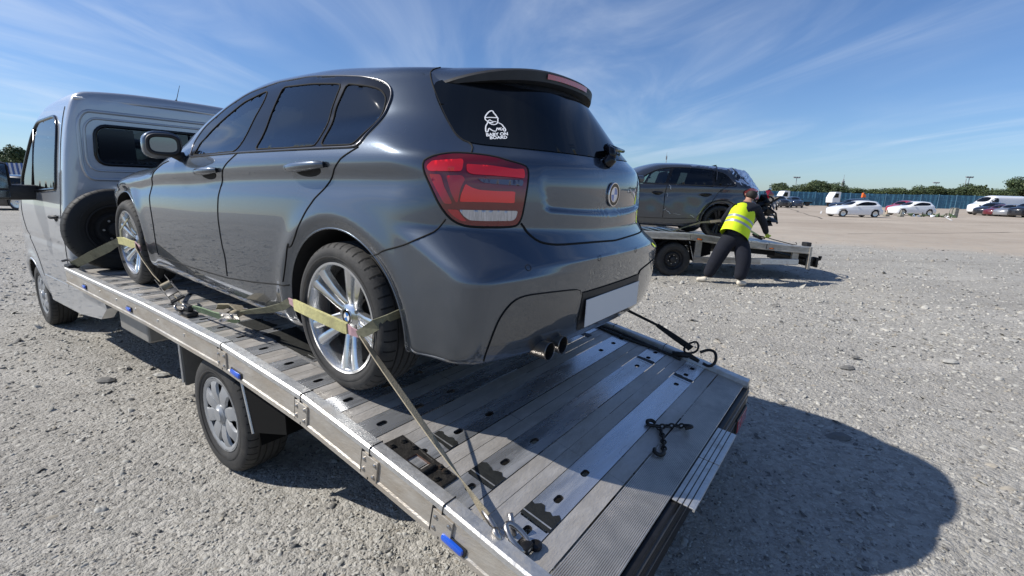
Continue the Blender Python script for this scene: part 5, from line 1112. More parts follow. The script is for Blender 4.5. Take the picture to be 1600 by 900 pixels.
for i, (x, y, s, m_) in enumerate(((3.24, 4.30, .075, 4), (4.46, 4.55, .085, 1), (3.55, 4.62, .05, 4), (-3.30, 3.60, .075, 4), (-2.95, 3.75, .07, 1), (2.25, 2.95, .09, 4))):
    r_ = random.Random(i); mb = MB(); V = [(x+s*r_.uniform(.8, 1.2)*math.cos(a)*k, y+.6*s*math.sin(a)*k, h*s*r_.uniform(.8, 1.1)) for k, h in ((.8, -.05), (1, .12), (.55, .34)) for a in np.linspace(0, 5.4, 7)]
    mb.add(V, [(j*7+q, j*7+(q+1) % 7, j*7+7+(q+1) % 7, j*7+7+q) for j in range(2) for q in range(7)]+[tuple(range(14, 21))]); o = mb.build('rock', SM[m_])
    tag(o, ['dark rock on the open gravel right of the chain', 'pale rock farthest right on the open gravel', 'small dark rock among the gravel behind the far strap', 'dark flat stone left of the near truck rear wheel', 'pale flat stone beside the dark one left of the near truck', 'dark lump of stone inside the car shadow on the gravel'][i], 'rock', 'rocks on the gravel')
def sheet(name, pts, m, z=.012, kind='structure'):
    o = mk(name, [(x, y, z+float(gnoise(np.array(x), np.array(y)))) for x, y in pts], [tuple(range(len(pts)))], m); o['kind'] = kind; return o
def line(p, q, w, name='road_marking'):
    d = Vector((q[0]-p[0], q[1]-p[1])).normalized(); n = Vector((-d.y, d.x))*w/2; return sheet(name, [(p[0]+n.x, p[1]+n.y), (p[0]-n.x, p[1]-n.y), (q[0]-n.x, q[1]-n.y), (q[0]+n.x, q[1]+n.y)], 'line', .02)
line((32.0, 49.9), (38.5, 59.9), .16); line((45.9, 51.1), (36.6, 39.9), .17); line((52.5, 66.2), (57.5, 73), .16)

M['joint'] = mat('dark_tarred_joint', (.12, .105, .09), .9)
for p, q, w in (((24.2, 37.5), (47.0, 84.0), .14), ((15.5, 22.0), (40.0, 30.5), .10), ((24.5, 37.3), (44, 37.8), .12), ((14, 30), (33, 33), .07)):
    P = [np.array(p)+(np.array(q)-np.array(p))*i/14+(rng.normal(0, .10, 2) if 0 < i < 14 else 0) for i in range(15)]; V = []
    for i, c_ in enumerate(P): d = P[min(i+1, 14)]-P[max(i-1, 0)]; d /= np.linalg.norm(d); n_ = np.array([-d[1], d[0]])*w/2*rng.uniform(.5, 1.2); z_ = .014+float(gnoise(np.array(c_[0]), np.array(c_[1]))); V += [(*(c_+n_), z_), (*(c_-n_), z_)]
    o = mk('concrete_joint', V, [(2*i, 2*i+1, 2*i+3, 2*i+2) for i in range(14)], 'joint'); o['kind'] = 'structure'
# ================================================================ trees
M['leaf_a'] = mat('leaves_mid', (.055, .085, .028), .7, var=.4, vscale=1.5); M['leaf_b'] = mat('leaves_dark', (.030, .052, .020), .75, var=.4, vscale=1.5); M['leaf_c'] = mat('leaves_light', (.085, .110, .040), .7, var=.3, vscale=1.5)
def tree_mesh(seed, H, W, n, kind='round', s=.42):
    r = np.random.default_rng(seed); nb = 16; c = []
    for i in range(nb):
        if kind == 'cone': u = r.uniform(0, 1); a = r.uniform(0, 6.28); R_ = W*.5*(1-u)**.8*.6; c.append((R_*math.cos(a), R_*math.sin(a), H*(.22+.75*u), W*.20*(1.15-u)))
        else: a = r.uniform(0, 6.28); e = r.uniform(0, 1); R_ = W*.33*math.sqrt(r.uniform(0, 1)); c.append((R_*math.cos(a), R_*math.sin(a), H*(.42+.42*e*(1-(R_/W)**2)), W*r.uniform(.15, .25)))
    c = np.array(c); k = r.integers(0, nb, n); d = r.normal(size=(n, 3)); d /= np.linalg.norm(d, axis=1, keepdims=True); rad = c[k, 3]*r.uniform(.55, 1.08, n); P = c[k, :3]+d*rad[:, None]*np.array([1, 1, .8])
    P[:, 2] = np.maximum(P[:, 2], H*.08)
    u = r.normal(size=(n, 3)); u /= np.linalg.norm(u, axis=1, keepdims=True); w = np.cross(u, d+r.normal(0, .5, (n, 3))); w /= np.linalg.norm(w, axis=1, keepdims=True); ss = s*r.uniform(.5, 1.2, n)[:, None]
    V = np.stack([P-u*ss*.5, P+w*ss*.32, P+u*ss*.5, P-w*ss*.32], 1).reshape(-1, 3); Fq = np.arange(n*4).reshape(-1, 4); mi = (k+r.integers(0, 2, n)) % 3
    me_o = np_mesh('crown', V, Fq, [M['leaf_a'], M['leaf_b'], M['leaf_c']], mi)
    mb = MB(); mb.tube([(0, 0, -.1), (.05*W*.2, 0, H*.3), (0, .05, H*.7)], [W*.035, W*.025, W*.01], 8)
    for i in range(0, nb, 2): mb.tube([(0, 0, H*.3), tuple((np.array([0, 0, H*.35])+c[i, :3])/2), tuple(c[i, :3])], [W*.016, W*.01, W*.004], 5)
    tr = mb.build('trunk', 'bark'); return me_o, tr
protos = []
def tree(loc, H, W, kind, label, group, sd=0):
    key = (kind, sd); hit_ = [p for p in protos if p[0] == key]
    if not hit_:
        cr, tr = tree_mesh(20+sd*3+len(kind), 8, 7 if kind == 'round' else 4.2, 4200, kind); e = empty('tree', Matrix.Translation(loc), label, 'tree', group); cr.parent = e; tr.parent = e; protos.append((key, e))
    else: e = copy_tree(hit_[0][1]); e['label'] = label; e['group'] = group
    e.matrix_world = Matrix.Translation(loc) @ Matrix.Rotation(random.uniform(0, 6.28), 4, 'Z') @ Matrix.Diagonal((W/7 if kind == 'round' else W/4.2, W/7 if kind == 'round' else W/4.2, H/8, 1)); return e
hp = [(-3, 5), (1205, 24), (1222, 19), (1240, 14), (1256, 24), (1268, 29), (1282, 24), (1296, 20), (1310, 18), (1325, 18), (1340, 16), (1356, 17), (1372, 19), (1388, 17), (1404, 19), (1420, 21), (1436, 24), (1450, 25), (1464, 19), (1478, 22), (1492, 28), (1506, 27), (1520, 25), (1534, 19), (1548, 22), (1562, 30), (1576, 38), (1590, 36), (1604, 34), (1618, 36), (1634, 30)]
LBL = ['dark green tree beyond the blue fence', 'bushy green tree in the far tree line', 'tree in the tree line behind the parked cars']
ORD = 'first second third fourth fifth sixth seventh eighth ninth tenth eleventh twelfth thirteenth fourteenth fifteenth sixteenth seventeenth eighteenth nineteenth twentieth twenty-first twenty-second twenty-third twenty-fourth twenty-fifth twenty-sixth twenty-seventh twenty-eighth twenty-ninth thirtieth thirty-first'.split()
for row, (D0, gz) in enumerate(((128, 1.0), (140, .82))):
    for i, (pxx, hh) in enumerate(hp[1:]):
        pxx = pxx+row*8+random.uniform(-2, 2); y = D0+random.uniform(-5, 5); x = (pxx-803)/736.6*y*1.0; H = hh*gz/736.6*y+1.6; x += 0
        kind = 'cone' if (pxx > 1480 and i % 3 == 0) else 'round'
        tree((x, y, -.3), H*1.10, max(7.5, H*1.2) if kind == 'round' else H*.65, kind, ('narrow' if kind == 'cone' else 'bushy')+' green tree, %s from the left in the %s row beyond the fence' % (ORD[i], 'front' if row == 0 else 'back'), 'trees in the far tree line', i % 4)
for i, (pxx, hh, y) in enumerate(((5, 30, 108), (22, 40, 110), (38, 46, 106), (54, 42, 112), (68, 36, 108), (88, 30, 112))):
    tree(((pxx-803)/736.6*y, y, -.3), (hh-2)/736.6*y*1.28+1.6, 9, 'round', 'broad green tree above the striped wall, %s from the left' % ORD[i], 'trees beyond the striped wall', i % 4)

# ================================================================ far fences, masts, lorries
fe_ = empty('boundary_fence', Matrix.Identity(4), 'long blue sheeted boundary fence beyond the parked cars', 'fence')
rf = random.Random(4); X0 = 30
def fence_y(x): return 98.5-(x-55)*.03
for i in range(34):
    x0_, x1_ = X0+i*3.5, X0+i*3.5+3.4; h = 2.75+rf.uniform(-.06, .06); n = 12; mb = MB(); V = []
    for j in range(n+1):
        x = x0_+(x1_-x0_)*j/n; V += [(x, fence_y(x)+.05*math.sin(j*2.2+i), .08), (x, fence_y(x)+.03*math.sin(j*1.7+i*2), h)]
    mb.add(V, [(2*j, 2*j+1, 2*j+3, 2*j+2) for j in range(n)]); mb.build('panel', 'fence_blue', fe_)
    mb = MB(); mb.box(x1_, x1_+.1, fence_y(x1_)-.08, fence_y(x1_)+.05, 0, h+.1, 0); mb.build('post', 'fence_post', fe_)
sw_ = empty('striped_wall', Matrix.Identity(4), 'white corrugated wall with blue vertical stripes at far left', 'wall')
mb = MB(); mb.box(-90, -40, 60, 60.1, 0, 3.5, 0)
mb.build('sheeting', 'stripe_w', sw_)
for i in range(60): 
    x = -75+i*.6; mb = MB(); mb.ext([(x+.20, .0), (x+.42, .0), (x+.20, 3.54), (x-.02, 3.54)], 59.93, 59.998, 'y'); mb.build('blue_stripe', 'stripe_b', sw_)
def light_mast(x, y, H, label, heads=1, lat=False):
    t = empty('light_mast' if not lat else 'lattice_mast', Matrix.Translation((x, y, 0)), label, 'mast'); mb = MB()
    if not lat:
        mb.tube([(0, 0, 0), (0, 0, H)], [.16, .09], 8); mb.build('pole', 'metalpole', t); mb = MB(); mb.box(-1.0, 1.0, -.12, .12, H-.05, H+.15, 0); 
        for q in (-.8, 0, .8): mb.box(q-.25, q+.25, -.3, .3, H+.1, H+.4, 0)
        mb.build('lamp_head', 'metalpole', t)
        if heads > 1: mb = MB(); mb.tube([(-.9, 0, 0), (-.9, 0, H-.3)], [.13, .08], 8); mb.build('pole', 'metalpole', t)
    else:
        for a in range(3): mb.tube([(.5*math.cos(a*2.1), .5*math.sin(a*2.1), 0), (.12*math.cos(a*2.1), .12*math.sin(a*2.1), H)], .06, 5)
        for z in np.arange(0, H, 1.2): mb.tube([((.5-.38*z/H)*math.cos(a*2.1), (.5-.38*z/H)*math.sin(a*2.1), z+(a % 2)*.6) for a in range(4)], .04, 4)
        mb.build('lattice', 'metalpole', t); mb = MB(); mb.box(-.3, .3, -.3, .3, H-2.2, H-.6, 0, .05); mb.tube([(0, 0, H-.6), (0, 0, H+1.4)], .05, 6); mb.build('antenna', 'metalpole', t)
light_mast(77.4, 250, 21.3, 'thin grey lattice mast rising behind the damaged grey estate car', 1, True)
light_mast(93, 160, 7.9, 'floodlight mast above the trees beyond the wrecked cars', 1); light_mast(108.5, 160, 7.9, 'short lattice mast above the trees behind the white cars', 1, True)
light_mast(140.3, 150, 8.8, 'twin pole floodlight mast above the trees behind the white van', 2); light_mast(156.5, 180, 8.0, 'distant floodlight mast left of the twin pole mast', 1)
def lorry(x, y, label):
    t = empty('flatbed_lorry', Matrix.Translation((x, y, 0)) @ Matrix.Rotation(R(182), 4, 'Z'), label, 'lorry', 'lorries in front of the blue fence')
    mb = MB(); mb.ext([(1.9, .8), (3.4, .8), (3.45, 1.7), (2.95, 2.75), (2.6, 2.85), (1.9, 2.85)], -.95, .95, 'y'); cb = mb.build('cab', 'white', t)
    for s in (1, -1): mb = MB(); mb.ext([(2.3, 1.75), (3.25, 1.75), (2.9, 2.55), (2.3, 2.55)], .955*s, .97*s, 'y'); mb.build('side_window', 'glass_dark', cb)
    mb = MB(); mb.box(-3.2, 1.85, -1.0, 1.0, .85, 1.0, 0); mb.box(-3.2, 1.85, -1.0, -.95, 1.0, 1.5, 0); mb.box(-3.2, 1.85, .95, 1.0, 1.0, 1.5, 0); mb.box(1.75, 1.85, -1, 1, 1, 2.3, 0); mb.build('load_bed', 'fence_blue', t)
    for xx in (2.7, -1.9):
        for s in (1, -1): mb = MB(); mb.lathe([(-.12, .15), (-.12, .45), (.12, .45), (.12, .28), (.06, .25), (.06, 0)], n=20); mb.xf(Matrix.Translation((xx, .85*s, .45)) @ (Matrix.Identity(4) if s > 0 else Matrix.Rotation(math.pi, 4, 'Z'))); mb.build('wheel', 'tyre', t, smooth=40)
    mb = MB(); mb.box(-3.2, 3.2, -.4, .4, .5, .8, 0); mb.build('chassis', 'darksteel', t)
    return t
lorry(55.6, 95.0, 'flatbed lorry with a white cab by the fence, nearer the wrecked cars'); lorry(65.2, 94.5, 'flatbed lorry with a white cab by the fence, behind the white hatchback')

# ================================================================ simple parked cars
def simple_car(kind, paint, x, y, hd, label, group=None, name='parked_car', Lz=1.0, Ly=1.0, Lx=1.0, lamps=True):
    van = kind == 'van'; kw = {}
    if kind == 'estate': kw = dict(XR=[(.20, -.80), (.4, -.93), (.6, -.95), (.8, -.93), (.97, -.90), (1.1, -.84), (1.25, -.77), (1.4, -.68)], TOP=[(-1, 1.34), (-.6, 1.40), (0, 1.43), (.6, 1.44), (1.2, 1.40), (1.6, 1.27), (2.1, 1.01), (2.7, .95), (3.2, .83), (3.42, .66)])
    if kind == 'suv': kw = dict(XR=[(.20, -.75), (.4, -.86), (.6, -.88), (.8, -.87), (1.0, -.84), (1.2, -.74), (1.4, -.62)], TOP=[(-1, 1.36), (-.5, 1.41), (.2, 1.45), (1.0, 1.44), (1.4, 1.36), (1.75, 1.18), (2.05, 1.07), (2.7, 1.03), (3.2, .93), (3.42, .75)])
    if van: kw = dict(XR=[(.2, -.85), (.4, -.93), (.8, -.95), (1.2, -.94), (1.6, -.93)], WS=[(.10, .80), (.2, .86), (.5, .90), (.8, .90), (1.0, .885), (1.2, .86), (1.4, .82), (1.55, .78)], GH=[(-1, 1), (3, 1)], base=2.2, up=0, TOP=[(-1, 1.52), (1.7, 1.53), (2.05, 1.44), (2.45, 1.18), (2.75, .96), (3.1, .86), (3.35, .76), (3.43, .6)], ZC=[(-1, .85), (3.5, .85)])
    Fx = makeF(**kw); V, Fc_ = shell(Fx, -.1, 2.7, .6 if not van else .8, dx=.09, nc=14, nth=64)
    k = cut_openings(V, Fc_, [], (0, 2.69), .318, .36); Vb_, Fb_ = prune(V, Fc_, k)
    T = Matrix.Translation((x, y, 0)) @ Matrix.Rotation(R(hd), 4, 'Z') @ Matrix.Diagonal((Lx, Ly, Lz, 1)) @ Matrix.Translation((-1.3, 0, 0)); t = empty(name, T, label, 'van' if van else 'car', group)
    b_ = mk('body', Vb_, [f[::-1] for f in Fb_], paint, t, smooth=True)
    dl = {'hatch': [(1.62, .985), (.3, 1.03), (-.08, 1.08), (-.10, 1.18), (.05, 1.27), (.7, 1.325), (1.1, 1.27), (1.5, 1.11)], 'estate': [(1.62, .985), (.3, 1.01), (-.55, 1.05), (-.42, 1.24), (.1, 1.30), (.8, 1.32), (1.15, 1.26), (1.55, 1.09)], 'suv': [(1.75, 1.05), (.3, 1.07), (-.45, 1.1), (-.3, 1.27), (.2, 1.33), (.9, 1.34), (1.2, 1.29), (1.6, 1.15)], 'van': [(2.55, .92), (1.75, .90), (1.75, 1.33), (2.05, 1.33), (2.35, 1.14)]}[kind]
    for mir in (False, True):
        patch('side_window', Fx, dl, 'glass_dark', t, 'side', off=.012, is2d=True, smooth=1, rs=.08, res=.12, mirror=mir)
        if not van:
            q = to3(Fx, [(.84, 1.02), (.80, 1.30)], 'side', 1)*np.array([1, -1 if mir else 1, 1]); mb = MB(); mb.tube(q, .03, 4); mb.build('door_pillar', 'blackgloss', t)
        s = -1 if mir else 1
        if lamps: patch('headlamp', Fx, [(.30*s, .66), (.42*s, .70), (.54*s, .74), (.52*s, .66), (.40*s, .60)], 'lamp_clear', t, 'front', off=.012, is2d=True, smooth=1, rs=.04, res=.06, x0=1.0); patch('tail_lamp', Fx, [(.42*s, .95), (.75*s, .98), (.85*s, .93), (.72*s, .78), (.45*s, .78)], 'red_mid', t, 'rad', off=.012, is2d=True, smooth=1, rs=.05, res=.06)
        mb = MB(); zz_ = 1.02 if kind != 'suv' else 1.1; mb.box(1.60+.5*van, 1.74+.5*van, *sorted((.86*s, 1.04*s)), zz_-.05, zz_+.08, 0, .03); mb.build('door_mirror', 'blackplastic', t)
    W3_ = [(y_, z_) for y_, z_ in ([(0, 1.33), (.42, 1.30), (.58, 1.12), (.58, 1.03), (0, 1.01)] if not van else [(0, 1.40), (.55, 1.36), (.66, 1.08), (.6, 1.02), (0, 1.0)])]; W3_ = W3_+[(-a, b) for a, b in W3_[1:-1][::-1]]
    O = np.array([(1.2, a, b) for a, b in W3_]); Wp = bisect(Fx, O, np.tile((1., 0, 0), (len(O), 1)), 2.3); patch('windscreen', Fx, Wp, 'glass_dark', t, 'front', off=.012, smooth=1, rs=.08, res=.12, x0=.8)
    patch('front_grille', Fx, [(-.22, .60), (.22, .60), (.24, .40), (-.24, .40)], 'blackplastic', t, 'front', off=.012, is2d=True, smooth=1, rs=.06, res=.08, x0=1.0)
    mb = MB(); mb.box(-.5, 3.0, -.72, .72, .18, .5, 0); mb.build('underbody', 'darkinner', t)
    for ax in (0, 2.69):
        for s in (1, -1): mb = MB(); mb.lathe([(-.10, .1), (-.10, .30), (-.07, .318), (.08, .318), (.11, .30), (.11, .215)], n=28, m=0); mb.lathe([(.10, .215), (.07, .20), (.06, .08), (.09, .05), (.09, 0)], n=28, m=1); mb.xf(Matrix.Translation((ax, .76*s, .318)) @ (Matrix.Identity(4) if s > 0 else Matrix.Rotation(math.pi, 4, 'Z'))); mb.build('wheel', ['tyre', 'alloy'], t, smooth=40)
    return t
M['maroon'] = mat('maroon_paint', (.12, .012, .02), .3, coat=1)
PG = 'cars parked across the yard'
simple_car('hatch', 'white', 30.9, 43.6, 181, 'white hatchback facing left, the larger and nearer of the two white side-on cars', PG, Lx=1.08, Lz=1.03)
simple_car('hatch', 'white', 42.6, 51.5, 180, 'white hatchback with dark wheels parked just right of the nearer white hatchback', PG, Lx=1.05, Lz=1.05)
simple_car('suv', 'black_paint', 37.4, 53.5, 182, 'black car half hidden behind the nearer white hatchback', PG, Lz=1.12)
simple_car('hatch', 'red_paint', 48.5, 60, 200, 'red car showing between the two white hatchbacks', PG, Lz=1.08)
simple_car('van', 'white', 62.5, 62.5, 184, 'large white panel van at the head of the parked row', PG, 'parked_van', Lx=1.58, Ly=1.12, Lz=1.60)
simple_car('hatch', 'black_paint', 58.6, 59.0, 197, 'black hatchback parked directly in front of the white van', PG, Lz=1.1)
simple_car('hatch', 'maroon', 57.8, 57.0, 200, 'dark red car in the parked row, low between two darker cars', PG, Lz=.95)
simple_car('hatch', 'grey_paint', 57.6, 55.6, 200, 'pale grey car in the parked row beside the dark red one', PG, Lz=1.0)
simple_car('suv', 'black_paint', 57.9, 54.2, 198, 'black tall car in the parked row, right of the pale grey car', PG, Lz=1.13)
simple_car('suv', 'navy_paint', 57.6, 52.0, 198, 'dark blue tall car in the parked row, second from the right edge', PG, Lz=1.13)
simple_car('hatch', 'white', 55.9, 49.4, 192, 'white hatchback cut by the right edge of the picture', PG, Lx=1.05, Lz=1.05)
simple_car('suv', 'black_paint', 42.3, 76.5, 262, 'wrecked black car left of the other, just beside the damaged estate car', 'wrecked cars at the yard edge', 'wrecked_car', Lz=1.25)
simple_car('suv', 'navy_paint', 45.2, 77.5, 255, 'wrecked dark blue car with a crumpled nose by the blue fence', 'wrecked cars at the yard edge', 'wrecked_car', Lz=1.2)
simple_car('suv', 'black_paint', -27.2, 25.2, 185, 'black pickup-like car seen past the door mirror of the near truck cab', None, Lz=1.25, Lx=1.2)
# debris heap beside the second white car
dt = empty('debris_heap', Matrix.Translation((41.6, 47.9, 0)), 'low heap of broken car parts on the concrete right of the white cars', 'debris'); rd = random.Random(3)
for nm, m_, n in (('broken_panel', 'debris', 14), ('crumpled_cover', 'debris_g', 8), ('white_fragment', 'white', 5)):
    for i in range(n):
        mb = MB(); s = rd.uniform(.15, .5); c = (rd.uniform(-2.6, 2.4), rd.uniform(-.7, .7), s*.3); V = [(c[0]+s*rd.uniform(-1, 1), c[1]+s*rd.uniform(-1, 1), max(0, c[2]+s*rd.uniform(-.5, .8))) for _ in range(7)]
        bm = bmesh.new(); [bm.verts.new(v) for v in V]; bmesh.ops.convex_hull(bm, input=bm.verts[:]); bm.verts.index_update(); mb.add([v.co.copy() for v in bm.verts], [[v.index for v in f.verts] for f in bm.faces]); bm.free(); mb.build(nm, m_, dt)
mb = MB(); mb.box(2.3, 2.7, -.2, .2, 0, .95, 0, .04); mb.build('upright_block', 'debris', dt); mb = MB(); mb.tube([(1.9, 0, 0), (2.05, .1, .9), (2.3, 0, .95)], .04, 6); mb.build('bent_pipe', 'debris', dt)
for i, (x, l_) in enumerate(((36.2, 'small pale bollard stub in front of the second white hatchback, the left one'), (37.6, 'small dark bollard stub in front of the second white hatchback, the right one'))):
    t = empty('bollard_stub', Matrix.Translation((x, 46.5, 0)), l_, 'bollard', 'bollard stubs'); mb = MB(); mb.box(-.22, .22, -.2, .2, 0, .22, 0, .04); mb.build('foot', 'debris', t); mb = MB(); mb.tube([(0, 0, .2), (.03, 0, .62)], [.09, .07], 8); mb.build('post', 'beige' if i == 0 else 'debris', t)
# brown cloth on the white lorry and an orange bag
mb = MB(); mb.ext([(0, 0), (.7, .05), (.5, .5), (.1, .8)], 0, .4, 'y'); o = mb.build('traffic_marker', 'orange', mw=Matrix.Translation((63.6, 88, 1.9))); tag(o, 'small orange banner hanging before the blue fence above the black car', 'banner')
mb = MB(); mb.tube([(63.9, 88.2, 0), (63.9, 88.2, 2.9)], .05, 6); o = mb.build('banner_pole', 'metalpole'); tag(o, 'thin pole carrying the small orange banner', 'pole')

# ================================================================ second recovery truck with the damaged estate car
_save = (DK, _dx, _dz, E0, HOLEX)
DK = [(.08, .625), (.50, .655), (1.20, .71), (1.85, .765), (2.40, .845), (3.3, .865), (5.387, .868)]; _dx = np.array([p[0] for p in DK]); _dz = np.array([p[1] for p in DK]); E0 = .11
truck2 = make_truck('weathered recovery truck behind, carrying the damaged dark estate car, worker standing beside it', detail=False, marker='amber', twin=True)
mb = MB()
for s in (1, -1):
    y0, y1 = sorted((.98*s, 1.02*s)); mb = MB(); mb.box(.30, 2.36, y0, y1, .295, .415, 0, .008); mb.box(.30, 1.05, y0-.004, y1+.004, .300, .410, 1, .006); mb.build('side_guard', ['alu_rail', 'alu_top'], truck2)
    for x in (.36, 2.28): mb = MB(); y0, y1 = sorted((.95*s, 1.0*s)); mb.ext([(x-.05, .30), (x+.08, .30), (x+.06, dz(x)-.08), (x-.06, dz(x)-.08)], y0, y1, 'y'); mb.build('guard_bracket', 'alu_rail', truck2)
    a = np.linspace(R(10), R(170), 24); mb = MB(); V = []
    for q in a: V += [(2.74+.42*math.cos(q), .70*s, .36+.42*math.sin(q)), (2.74+.42*math.cos(q), .99*s, .36+.42*math.sin(q)), (2.74+.42*math.cos(q), 1.0*s, .36+.40*math.sin(q)-.02)]
    mb.add(V, [(3*i+j, 3*i+j+1, 3*i+4+j, 3*i+3+j) for i in range(23) for j in (0, 1)]); mb.build('wheel_guard', 'mudflap', truck2, smooth=True)
mb = MB(); mb.box(-.02, .12, -.5, .5, .25, .42, 0, .01); mb.box(-.12, .0, -.98, -.55, .33, .40, 0, .008) if False else None
mb.tube([(.05, .80, .40), (-.12, .82, .38), (-.24, .82, .40), (-.24, .82, .46)], [.05, .04, .03, .035], 8); mb.box(-.17, -.12, .74, .90, .24, .44, 0, .01); mb.box(.0, .14, .70, .98, .28, .46, 0, .01); mb.build('tow_hitch', 'blackiron', truck2, smooth=30)
mb = MB(); mb.box(.08, .13, .97, 1.05, .22, .66, 0, .006); mb.build('corner_post', 'alu_rail', truck2); mb = MB(); mb.box(.06, .16, .80, .97, .66, .74, 0, .01); mb.build('corner_bracket', 'blackplastic', truck2)
build_cab(truck2)
TR2 = Matrix.Translation((5.92, 10.23, 0)) @ Matrix.Rotation(math.pi, 4, 'Z'); truck2.matrix_world = TR2
dz2 = lambda s: dz(s)

# ---- damaged dark grey estate
CM2 = Matrix.Translation((4.02, 10.20, .775)) @ Matrix.Rotation(math.pi, 4, 'Z') @ Matrix.Rotation(R(-2.2), 4, 'Y')
F2 = makeF(XR=[(.20, -.80), (.4, -.95), (.6, -.99), (.8, -.97), (.97, -.93), (1.1, -.86), (1.25, -.76), (1.4, -.62)], TOP=[(-1, 1.31), (-.6, 1.37), (0, 1.42), (.6, 1.44), (1.1, 1.42), (1.45, 1.34), (1.75, 1.20), (2.1, 1.02), (2.7, .95), (3.2, .83), (3.42, .66)])
def vnoise(P, s, seed=0):
    P = P*s+seed; return (np.sin(P[:, 0]*1.7+np.sin(P[:, 2]*2.3))*np.cos(P[:, 1]*2.1+P[:, 2]*1.3)+.6*np.sin(P[:, 2]*3.9+P[:, 0]*2.7)+.35*np.sin(P[:, 0]*7.1-P[:, 2]*5.3))/1.95
V2, Fc2 = shell(F2, -.1, 2.75, .60, dx=.035, nc=36, nth=150)
d2 = [(1.75, .965), (1.1, .975), (.6, .985), (-.02, 1.0), (-.27, 1.02), (-.18, 1.16), (-.02, 1.27), (.3, 1.315), (.9, 1.325), (1.25, 1.27), (1.5, 1.15)]
wA = [(1.66, .985), (1.14, .99), (1.02, 1.29), (1.22, 1.25), (1.46, 1.14)]; wB = [(1.08, .99), (.22, 1.01), (.20, 1.30), (.55, 1.315), (.96, 1.30)]; wC = [(.17, 1.01), (-.20, 1.03), (-.12, 1.17), (.02, 1.26), (.15, 1.295)]
kk2 = cut_openings(V2, Fc2, [[tuple(q) for q in resample(w, .04, True)] for w in (wA, wB)], (0, 2.69), .318, .37)
k3 = kk2
N2 = grad(F2, V2); dent = np.exp(-((V2[:, 0]-.85)/.45)**2-((V2[:, 2]-.62)/.22)**2)+.7*np.exp(-((V2[:, 0]-1.35)/.22)**2-((V2[:, 2]-.55)/.2)**2)
D2 = V2-N2*(dent*(.020+.020*np.clip(vnoise(V2, 2.2), -1, 1)))[:, None]
cr = np.clip((-.55-V2[:, 0])/.35, 0, 1)*np.clip((1.05-V2[:, 2])/.2, 0, 1); D2 = D2-N2*(cr*(.05+.06*vnoise(V2, 7, 3)))[:, None]
car2 = empty('estate_car', CM2, 'dark grey estate car with dented doors and smashed tail on the far truck', 'car')
Vb2, Fb2 = prune(D2, Fc2, k3); mk('body', Vb2, [f[::-1] for f in Fb2], 'paint2', car2, smooth=True)
Vl2, Fl2 = prune(V2-N2*.04, Fc2, k3); mk('interior_lining', Vl2, Fl2, 'darkinner', car2, smooth=True)
for mir in (False, True):
    mm = np.array([1, -1 if mir else 1, 1])
    patch('window_surround', F2, d2, 'blackgloss', car2, holes=[wA, wB, wC], is2d=True, off=.005, smooth=1, mirror=mir, res=.05, rs=.025)
    for nm, w, q in (('front_door_glass', wA, 'glass_clear'), ('rear_door_glass', wB, 'glass_tint'), ('quarter_glass', wC, 'glass_dark')): patch(nm, F2, w, q, car2, is2d=True, off=.003, smooth=1, mirror=mir, res=.06, rs=.025)
    mb = MB(); mb.tube(seam(F2, to3(F2, d2, 'side'), off=.004, closed=True, mirror=mir), .006, 6, closed=True); mb.build('window_trim', 'satin', car2, smooth=True)
    mb = MB()
    for P in ([(.98, 1.31), (1.10, .98), (1.13, .75), (1.12, .34)], [(2.0, .95), (2.12, .7), (2.08, .34)], [(-.10, 1.01), (.07, .93), (.25, .62), (.47, .38)], [(2.08, .32), (1.1, .32), (.5, .36)]): mb.tube(seam(F2, to3(F2, P, 'side'), mirror=mir, it=1), .005, 5)
    mb.build('door_shut_line', 'gap', car2)
    handle('door_handle', F2, 1.37, 1.17, .80, .81, car2, mir, 'blackgloss'); handle('door_handle', F2, .46, .23, .82, .83, car2, mir, 'blackgloss')
    patch('tail_lamp', F2, to3(F2, [(.60, .98), (.92, 1.0), (1.03, .93), (.98, .80), (.62, .80)], 'rad', 1), 'red_mid', car2, 'rad', off=.02, smooth=1, mirror=mir, rs=.03, res=.05)
    for ax in (0, 2.69):
        a = np.linspace(R(-20), R(200), 40); P = to3(F2, np.c_[ax+.375*np.cos(a), .318+.375*np.sin(a)], 'side')*mm; mb = MB(); mb.tube(P, .008, 6); mb.build('arch_lip', 'paint2', car2)
        mb = MB(); V_ = []; s_ = mm[1]
        for p in P: V_ += [tuple(p), (p[0], .50*s_, p[2])]
        mb.add(V_, [(2*i, 2*i+1, 2*i+3, 2*i+2) for i in range(len(P)-1)]); mb.add([(ax, .50*s_, .318)]+[(p[0], .50*s_, p[2]) for p in P], [(0, i+1, i+2) for i in range(len(P)-1)]); mb.build('wheel_arch_liner', 'darkinner', car2)
        make_wheel(car2, (ax, .757*s_, .318), s_, rr=.235, style='alloy', badge=False, dishmat='darkalloy')
    mb = MB(); mb.box(1.60, 1.74, *sorted((.86*s_, 1.05*s_)), .98, 1.10, 0, .035); mb.build('door_mirror', 'paint2', car2, smooth=30)
M_scuff = mat('bare_scuffed_metal', (.42, .43, .44), .4, .7)
